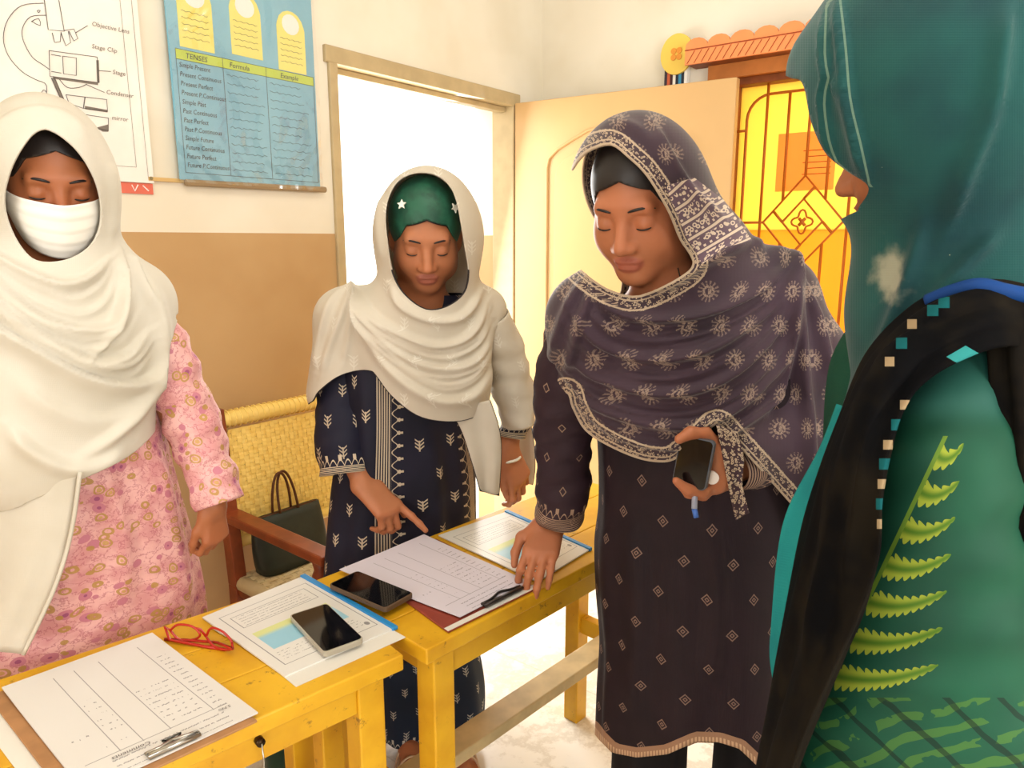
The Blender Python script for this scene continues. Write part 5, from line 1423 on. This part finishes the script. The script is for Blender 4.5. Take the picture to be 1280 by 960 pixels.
loft('sleeve', tube_rings([(W(966, 405, 1.34), .058, .054), (W(982, 480, 1.355), .05, .046), (W(982, 550, 1.335), .05, .046), (W(945, 575, 1.25), .048, .046), (W(915, 585, 1.215), .040, .038)]), M_PCUFF, pp_, n=48, ripple=slv(1.2, .003))
F = Field(np.array([.0, .98, .72]), np.array([.76, 1.62, 1.72]), .0044)
F.ell(W(793, 236, 1.25), (.110, .128, .124), None, .03)
F.cone(W(812, 262, 1.255), W(862, 318, 1.29), .100, .100, .05)
F.cone(W(835, 350, 1.28), W(742, 398, 1.29), .09, .078, .05); F.cone(W(870, 345, 1.30), W(962, 374, 1.33), .09, .074, .05)
F.cone(W(742, 400, 1.29), W(724, 462, 1.325), .078, .064, .04)
F.chain([(W(965, 376, 1.33), .074), (W(998, 455, 1.33), .082), (W(1000, 560, 1.33), .092), (W(1000, 700, 1.34), .10)], .05)
F.cone(W(990, 545, 1.30), W(925, 560, 1.235), .078, .060, .04); F.cone(W(985, 560, 1.29), W(1000, 680, 1.30), .08, .085, .05)
F.ell(W(845, 450, 1.31), (.180, .135, .17), None, .05); F.ell(W(832, 520, 1.325), (.168, .138, .16), None, .05)
HOLE = [(698, 228), (714, 213), (723, 200), (737, 188), (763, 181), (785, 197), (805, 216), (822, 241), (838, 270), (850, 300), (866, 328), (848, 347), (800, 369), (765, 363), (737, 346), (715, 325), (700, 300)]
KEEP = [(600, 60), (1250, 60), (1250, 760), (1100, 745), (1030, 675), (990, 632), (965, 604), (940, 576), (915, 549), (897, 531), (880, 545), (862, 560), (843, 575), (824, 578), (796, 573), (759, 557), (731, 538), (715, 510), (707, 491), (680, 508), (670, 486), (600, 470)]
PANEL = [(832, 232), (868, 222), (905, 250), (940, 300), (905, 310), (878, 330), (855, 300), (845, 268)]
drape('dupatta', F, KEEP, pleats([([(988, 330), (930, 370), (870, 395), (800, 400), (752, 382), (735, 348)], 0.0208, 9, 4), ([(988, 335), (940, 400), (880, 440), (810, 450), (745, 425), (712, 385)], 0.0208, 10, 4.5), ([(990, 340), (950, 430), (890, 480), (820, 492), (750, 470), (698, 430)], 0.0208, 11, 4.5), ([(992, 345), (965, 450), (905, 515), (830, 530), (750, 505), (700, 458)], 0.0208, 12, 5),
       ([(995, 350), (980, 470), (930, 530), (860, 556), (780, 545), (722, 505)], 0.0176, 10, 5), ([(988, 333), (935, 386), (876, 418), (806, 426), (750, 404), (725, 365)], 0.0096, 6, 3), ([(990, 338), (945, 415), (886, 460), (815, 472), (748, 448), (705, 405)], 0.0096, 6, 3),
       ([(988, 332), (1020, 395), (1040, 470)], 0.0144, 8, 5), ([(990, 335), (1003, 420), (1012, 520), (1016, 640)], 0.0176, 11, 5), ([(987, 340), (978, 430), (955, 520)], 0.0128, 9, 5), ([(735, 345), (705, 400), (690, 460)], 0.0112, 8, 5), ([(745, 355), (725, 410), (712, 470)], 0.0112, 8, 5),
       ([(816, 155), (838, 200), (865, 240), (905, 275)], 0.0128, 9, 5), ([(800, 370), (850, 346), (880, 326), (938, 300)], 0.0160, 8, 6), ([(760, 150), (800, 165), (830, 205), (850, 250)], 0.0064, 8, 8), ([(935, 300), (965, 312), (990, 332)], 0.0160, 12, 8)], (0, 1, 2, 3), amp=0.007, w1=6, w2=2.5),
      M_PD, pp_, .0014, HOLE, (hd.c, hd.f), -.05, extra={'panel': PANEL})
g = G('cream_border_print', .62, .3); v = g.voro(190, g.coord('UV')); g.col(g.mix(band(g, v, .36, .14), C(64, 44, 52), C(190, 168, 142))); M_BORD = g.mat
sheet3('dupatta_fold', [W(895, 530, 1.160), W(903, 570, 1.165), W(911, 610, 1.17), W(920, 650, 1.175)], [W(922, 540, 1.165), W(930, 573, 1.17), W(928, 605, 1.175), W(936, 641, 1.18)], M_BORD, pp_, wave=.005, nw=1.)
M_WATCH = plain('watch_silver', C(220, 206, 190), .25, .5, .8)
wpos = W(897, 592, 1.175)
wt = MB(); ax_ = nrm(wrL-PB); a_ = nrm(np.cross(ax_, ZU)); b_ = np.cross(ax_, a_)
wt.tube([wrL+ax_*-.006+(a_*cos(t)+b_*sin(t))*.031 for t in np.linspace(0, 6.28, 25)[:-1]], .005, 6, closed=True, flat=.6); wo = wt.build('wristwatch', M_WATCH, pp_, smooth=True)
m = MB(); cpt = W(890, 597, 1.160); m.tube([cpt+np.array([0, .004, 0]), cpt-np.array([0, .004, 0])], .011, 14); m.build('watch_face', plain('watch_dial', C(236, 224, 214), .2), wo)
# phone and pen she holds
ph = tag(empty('smartphone', tuple(W(868, 578, 1.155))), 'dark phone held by the woman in the purple dupatta', 'phone')
c = W(866, 578, 1.155); pu = nrm((.12, -.05, 1.)); pw = nrm((.80, -.60, -.05)); pn = np.cross(pu, pw); pn = pn if pn[1] < 0 else -pn
m = MB(); m.plate(rrect(-.030, -.045, .030, .043, .008), c+pn*0, pw, pu, -pn, .010); m.build('case', plain('grey_case', C(78, 82, 90), .4, .4), ph, bevel=.001)
m = MB(); m.plate(rrect(-.028, -.043, .028, .041, .007), c+pn*.0003, pw, pu, pn, .0006); m.build('screen', M_GLASS, ph)
pe = tag(empty('pen', tuple(W(870, 640, 1.16))), 'clear blue ballpoint pen held under the dark phone', 'pen')
g = G('clear_barrel', .1, .5); g.col(C(190, 200, 226)); g.set('Transmission Weight', .4)
m = MB(); m.tube([W(869, 606, 1.17), W(868, 636, 1.158)], .0052, 8); m.build('barrel', g.mat, pe, smooth=True)
m = MB(); m.tube([W(868, 636, 1.158), W(870.5, 647, 1.154)], .0048, 8); m.build('cap', plain('pen_blue', C(70, 110, 190), .3), pe, smooth=True)

# ================================================================== woman in teal headscarf and fern print, seen from behind
tp_ = tag(empty('person', (*W(1180, 700, .80)[:2], 0)), 'woman in teal headscarf and green fern print kameez turned away with a dark shawl', 'person')
hd = Head(W(1164, 172, .81), (-.74, .64, -.20), .92)
SK4 = skin_mat('tan_skin', C(172, 108, 72), C(160, 86, 70))
F = Field(np.array([.08, .45, -.01]), np.array([.85, 1.15, 1.75]), .016, [hd.box()], .004)
hd.add(F)
F.chain([(hd.p(0, -.02, -.06), .052), (W(1175, 330, .79), .055), (W(1180, 380, .80), .06)], .03)
tb = W(1180, 420, .80); F.cone(tb, tb+np.array([.0, .02, -.45]), .085, .10, .05)
A4 = nrm((.5, .84, 0)); sh1 = tb-A4*.14+ZU*-.03; sh2 = tb+A4*.14+ZU*-.03
F.cone(sh1, sh2, .045, .045, .05)
for s_, sh in ((-1, sh1), (1, sh2)):
    el = sh+np.array([-.02, -.01, -.27]); wr_ = el+np.array([-.05, .03*s_+.03, -.22]); F.chain([(sh, .045), (el, .038), (wr_, .026)], .02)
    hand(F, wr_, (-.2, .1, -1), (-.82, .54, 0), [25, 28, 30, 32], [(.8, .5, .3), (1, .1, .3), (1, 0, .3)], .9, palm=A4*-s_)
    hp_ = tb+np.array([.0, .02, -.5])+A4*.075*s_; F.chain([(hp_, .09), (hp_*np.array([1, 1, 0])+ZU*.42, .052), (hp_*np.array([1, 1, 0])+ZU*.07, .035)], .03); foot(F, hp_*np.array([1, 1, 0]), (-.84, .5, 0))
body_mesh(F, [hd], SK4, tp_)
hd.details(tp_, M_HAIR); hd.hair(tp_, M_HAIR, .062, .42)
def fern_mat():
    g = G('fern_print_kameez', .65, .25); u, v = g.uv(); X_ = u*1000.; Y_ = v*1000.
    base = g.mix(g.ss(g.noise(7), .35, .7), C(22, 84, 60), C(16, 66, 50)); base = g.mix(g.ss(Y_, 500., 540., 0., 1.), C(36, 88, 78), base)
    xs = 1182.-(Y_-545.)*.475
    L = 24.+(Y_-545.)*.36; t = (X_-xs)/L
    yy = Y_-545.-(g.f('SINE', t*3.0)*9.)+t*t*14.
    fr = (g.f('FRACT', yy/46.)-.5)*46.
    wd = 17.*g.f('SQRT', g.mx(t*0., 1.-t))*g.ss(t, -.05, .1)
    tooth = g.f('ABSOLUTE', g.f('SINE', X_*.33+g.f('SIGN', fr)*fr*.16))*.45+.6
    on = (g.f('ABSOLUTE', fr) < wd*tooth)*(t > -.1)*(t < 1.)*(Y_ > 545.)*(Y_ < 872.)
    lc = g.mix(g.ss(g.f('ABSOLUTE', fr), 0., 9.), C(74, 112, 24), C(150, 164, 52))
    c = g.mix(on*.95, base, lc)
    st = (g.f('ABSOLUTE', X_-xs) < 3.)*(Y_ > 545.)*(Y_ < 880.)
    c = g.mix(st, c, C(96, 128, 40))
    w = g.noise(9, 3); low = (Y_ > 872.)*band(g, g.f('FRACT', (X_*.35+Y_)/30.+w*2.6), .5, .2)*(g.noise(26) > .46)
    c = g.mix(low*.5, c, C(80, 124, 44)); c = g.mix((Y_ > 872.)*band(g, g.f('FRACT', (X_*.9-Y_)/62.+w), .5, .07)*.7, c, C(8, 30, 22))
    g.col(c); g.weave(60., .1); return g.mat
M_FERN = fern_mat()
g = G('teal_scarf_cloth', .72, .2); u, v = g.uv(); X_ = u/.00072; Y_ = v/-.00072
c = g.mix(g.ss(g.noise(7), .35, .65), C(22, 78, 76), C(14, 56, 62))
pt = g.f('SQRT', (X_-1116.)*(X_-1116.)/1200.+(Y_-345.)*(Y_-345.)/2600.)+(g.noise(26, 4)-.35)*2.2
c = g.mix(g.ss(pt, .5, 1.3, .7, 0.), c, C(176, 172, 148))  # pale patch: light through the thin scarf, painted into its colour
for q_ in ('hem', 'hem2'): c = g.mix(band(g, g.attr(q_), 0., .0011)*(Y_ < 234.)*.7, c, C(112, 140, 120))
c = g.mix((g.voro(38, g.coord('UV')) < .035)*.9, c, C(214, 206, 170))
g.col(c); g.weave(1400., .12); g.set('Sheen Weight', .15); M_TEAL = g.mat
M_GK = plain_cloth('dark_green_cloth', C(22, 74, 58), C(18, 62, 48))
loft('kameez', [ringf(1060, 1360, 400, .83, .09), ringf(1020, 1400, 470, .84, .13), ringf(1010, 1400, 600, .84, .14), ringf(1000, 1400, 760, .85, .15), ringf(985, 1410, 960, .85, .16), ringf(960, 1430, 1200, .85, .17), ringf(940, 1450, 1600, .85, .18)], M_GK, tp_, n=90, ripple=skirt_rip(.008, 7))
loft('sleeve', [ringf(1150, 1262, 420, .69, .05), ringf(1118, 1268, 480, .66, .065), ringf(1098, 1275, 560, .63, .07), ringf(1072, 1285, 660, .62, .07), ringf(1045, 1295, 760, .615, .07), ringf(1010, 1300, 860, .61, .07), ringf(975, 1300, 960, .605, .068), ringf(940, 1290, 1080, .60, .06)], M_FERN, tp_, n=90, uvmode='px', ripple=slv(.7, .003))
F = Field(np.array([.16, .50, 1.00]), np.array([.82, 1.12, 1.80]), .0056)
F.ell(W(1180, 115, .80), (.135, .150, .165), None, .04)
F.ell(W(1110, 90, .83), (.085, .09, .10), None, .05); F.cone(W(1085, 85, .85), W(1016, 78, .87), .06, .012, .05)
F.cone(W(1110, 120, .845), W(1100, 200, .845), .075, .03, .05)
F.cone(W(1195, 230, .79), W(1205, 350, .80), .088, .095, .04); F.cone(W(1160, 290, .81), W(1156, 420, .82), .055, .052, .03)
F.cone(W(1156, 420, .82), W(1118, 540, .83), .052, .066, .03); F.cone(W(1200, 390, .79), W(1300, 440, .79), .11, .10, .05)
TH = [(990, 98), (1004, 106), (1013, 150), (1027, 184), (1040, 200), (1060, 215), (1086, 234), (1074, 258), (1064, 268), (1000, 285), (960, 200), (960, 98)]
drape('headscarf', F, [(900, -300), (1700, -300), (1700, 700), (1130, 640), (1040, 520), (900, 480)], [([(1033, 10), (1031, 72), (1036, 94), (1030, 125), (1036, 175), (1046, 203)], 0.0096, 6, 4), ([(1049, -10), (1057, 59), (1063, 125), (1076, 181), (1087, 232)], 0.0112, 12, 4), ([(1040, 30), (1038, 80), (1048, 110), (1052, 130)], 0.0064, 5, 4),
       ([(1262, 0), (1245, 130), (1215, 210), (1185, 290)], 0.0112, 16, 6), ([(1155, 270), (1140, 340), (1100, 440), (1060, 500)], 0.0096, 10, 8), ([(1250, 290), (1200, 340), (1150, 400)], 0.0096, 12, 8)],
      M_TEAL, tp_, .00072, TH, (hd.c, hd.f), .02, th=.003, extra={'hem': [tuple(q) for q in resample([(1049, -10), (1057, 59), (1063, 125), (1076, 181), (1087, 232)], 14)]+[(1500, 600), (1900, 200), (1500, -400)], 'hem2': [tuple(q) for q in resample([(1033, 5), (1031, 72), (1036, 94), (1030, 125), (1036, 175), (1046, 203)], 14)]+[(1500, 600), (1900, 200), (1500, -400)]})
g = G('dark_shawl_print', .85, .06); u, v = g.uv(); X_ = u*1000.; Y_ = v*1000.
c = g.mix(g.ss(g.noise(14, 3), .4, .65), C(7, 7, 9), C(26, 22, 16))
def spot(c, x, y, r, col, ry=None): return g.mix(band(g, X_, float(x), r)*band(g, Y_, float(y), ry or r), c, col)
for x, y in ((1140, 405), (1112, 452), (1131, 506), (1110, 556), (1103, 605), (1102, 655)): c = spot(c, x, y, 6., C(150, 130, 100))
for x, y in ((1127, 429), (1121, 531), (1106, 580), (1102, 630), (1166, 388), (1180, 378)): c = spot(c, x, y, 7., C(20, 84, 88))
dia = g.f('ABSOLUTE', X_-1207.)/24.+g.f('ABSOLUTE', Y_-446.)/14.
c = g.mix((dia < 1.), c, C(48, 132, 132))
g.col(c); g.weave(60., .1); M_SHAWL = g.mat
SL = [(1330, 372, .70), (1255, 356, .66), (1190, 366, .66), (1135, 394, .69), (1085, 450, .72), (1056, 524, .735), (1030, 592, .735), (1008, 662, .73), (988, 760, .72), (970, 850, .71), (950, 960, .70), (938, 1060, .69)]
SR = [(1330, 450, .66), (1262, 430, .60), (1200, 446, .585), (1152, 476, .585), (1126, 512, .58), (1108, 560, .565), (1098, 622, .55), (1096, 690, .545), (1076, 762, .54), (1046, 832, .535), (1005, 930, .53), (975, 1020, .525)]
loft('shawl', [ringe(W(*a), W(*b), .016) for a, b in zip(SL, SR)], M_SHAWL, tp_, n=64, ripple=lambda th, v, s: .005*np.sin(7*th+2*np.sin(s*6))*np.minimum(1, v*6), uvmode='px',
     folds=[([(1180, 390), (1110, 470), (1060, 580), (1040, 700), (1010, 850)], 0.0128, 16, 8), ([(1160, 420), (1100, 520), (1080, 640), (1060, 760)], 0.0112, 14, 7)])
loft('shawl', [ringe(W(*a), W(*b), .015) for a, b in (((1232, 366, .66), (1340, 372, .66)), ((1240, 430, .62), (1345, 430, .62)), ((1245, 520, .60), (1345, 520, .60)), ((1248, 620, .585), (1350, 620, .59)), ((1256, 720, .575), (1355, 720, .58)), ((1270, 810, .57), (1360, 810, .575)), ((1262, 900, .565), (1365, 900, .57)), ((1262, 1020, .56), (1370, 1020, .57)))], M_SHAWL, tp_, n=48, ripple=lambda th, v, s: .004*np.sin(6*th+9*s))
M_TURQ = plain_cloth('turquoise_edge', C(26, 132, 130), C(20, 112, 114))
sheet3('shawl_edge', [W(1046, 505, .745), W(1024, 562, .75), W(986, 634, .75), (W(972, 692, .745)), W(964, 779, .735), W(962, 822, .73), W(969, 866, .725)], [W(1085, 520, .72), W(1058, 570, .72), W(1030, 640, .72), W(1015, 700, .715), W(1000, 790, .71), W(990, 830, .71), W(980, 868, .71)], M_TURQ, tp_, wave=.003, nw=1.)
m = MB(); m.tube(catmull([W(1330, 378, .655), W(1262, 366, .635), (W(1225, 358, .632)), W(1190, 366, .645), W(1160, 378, .66)], 5), .0075, 8); m.build('shawl_border', plain_cloth('blue_edge', C(12, 70, 140), C(10, 52, 110)), tp_, smooth=True)
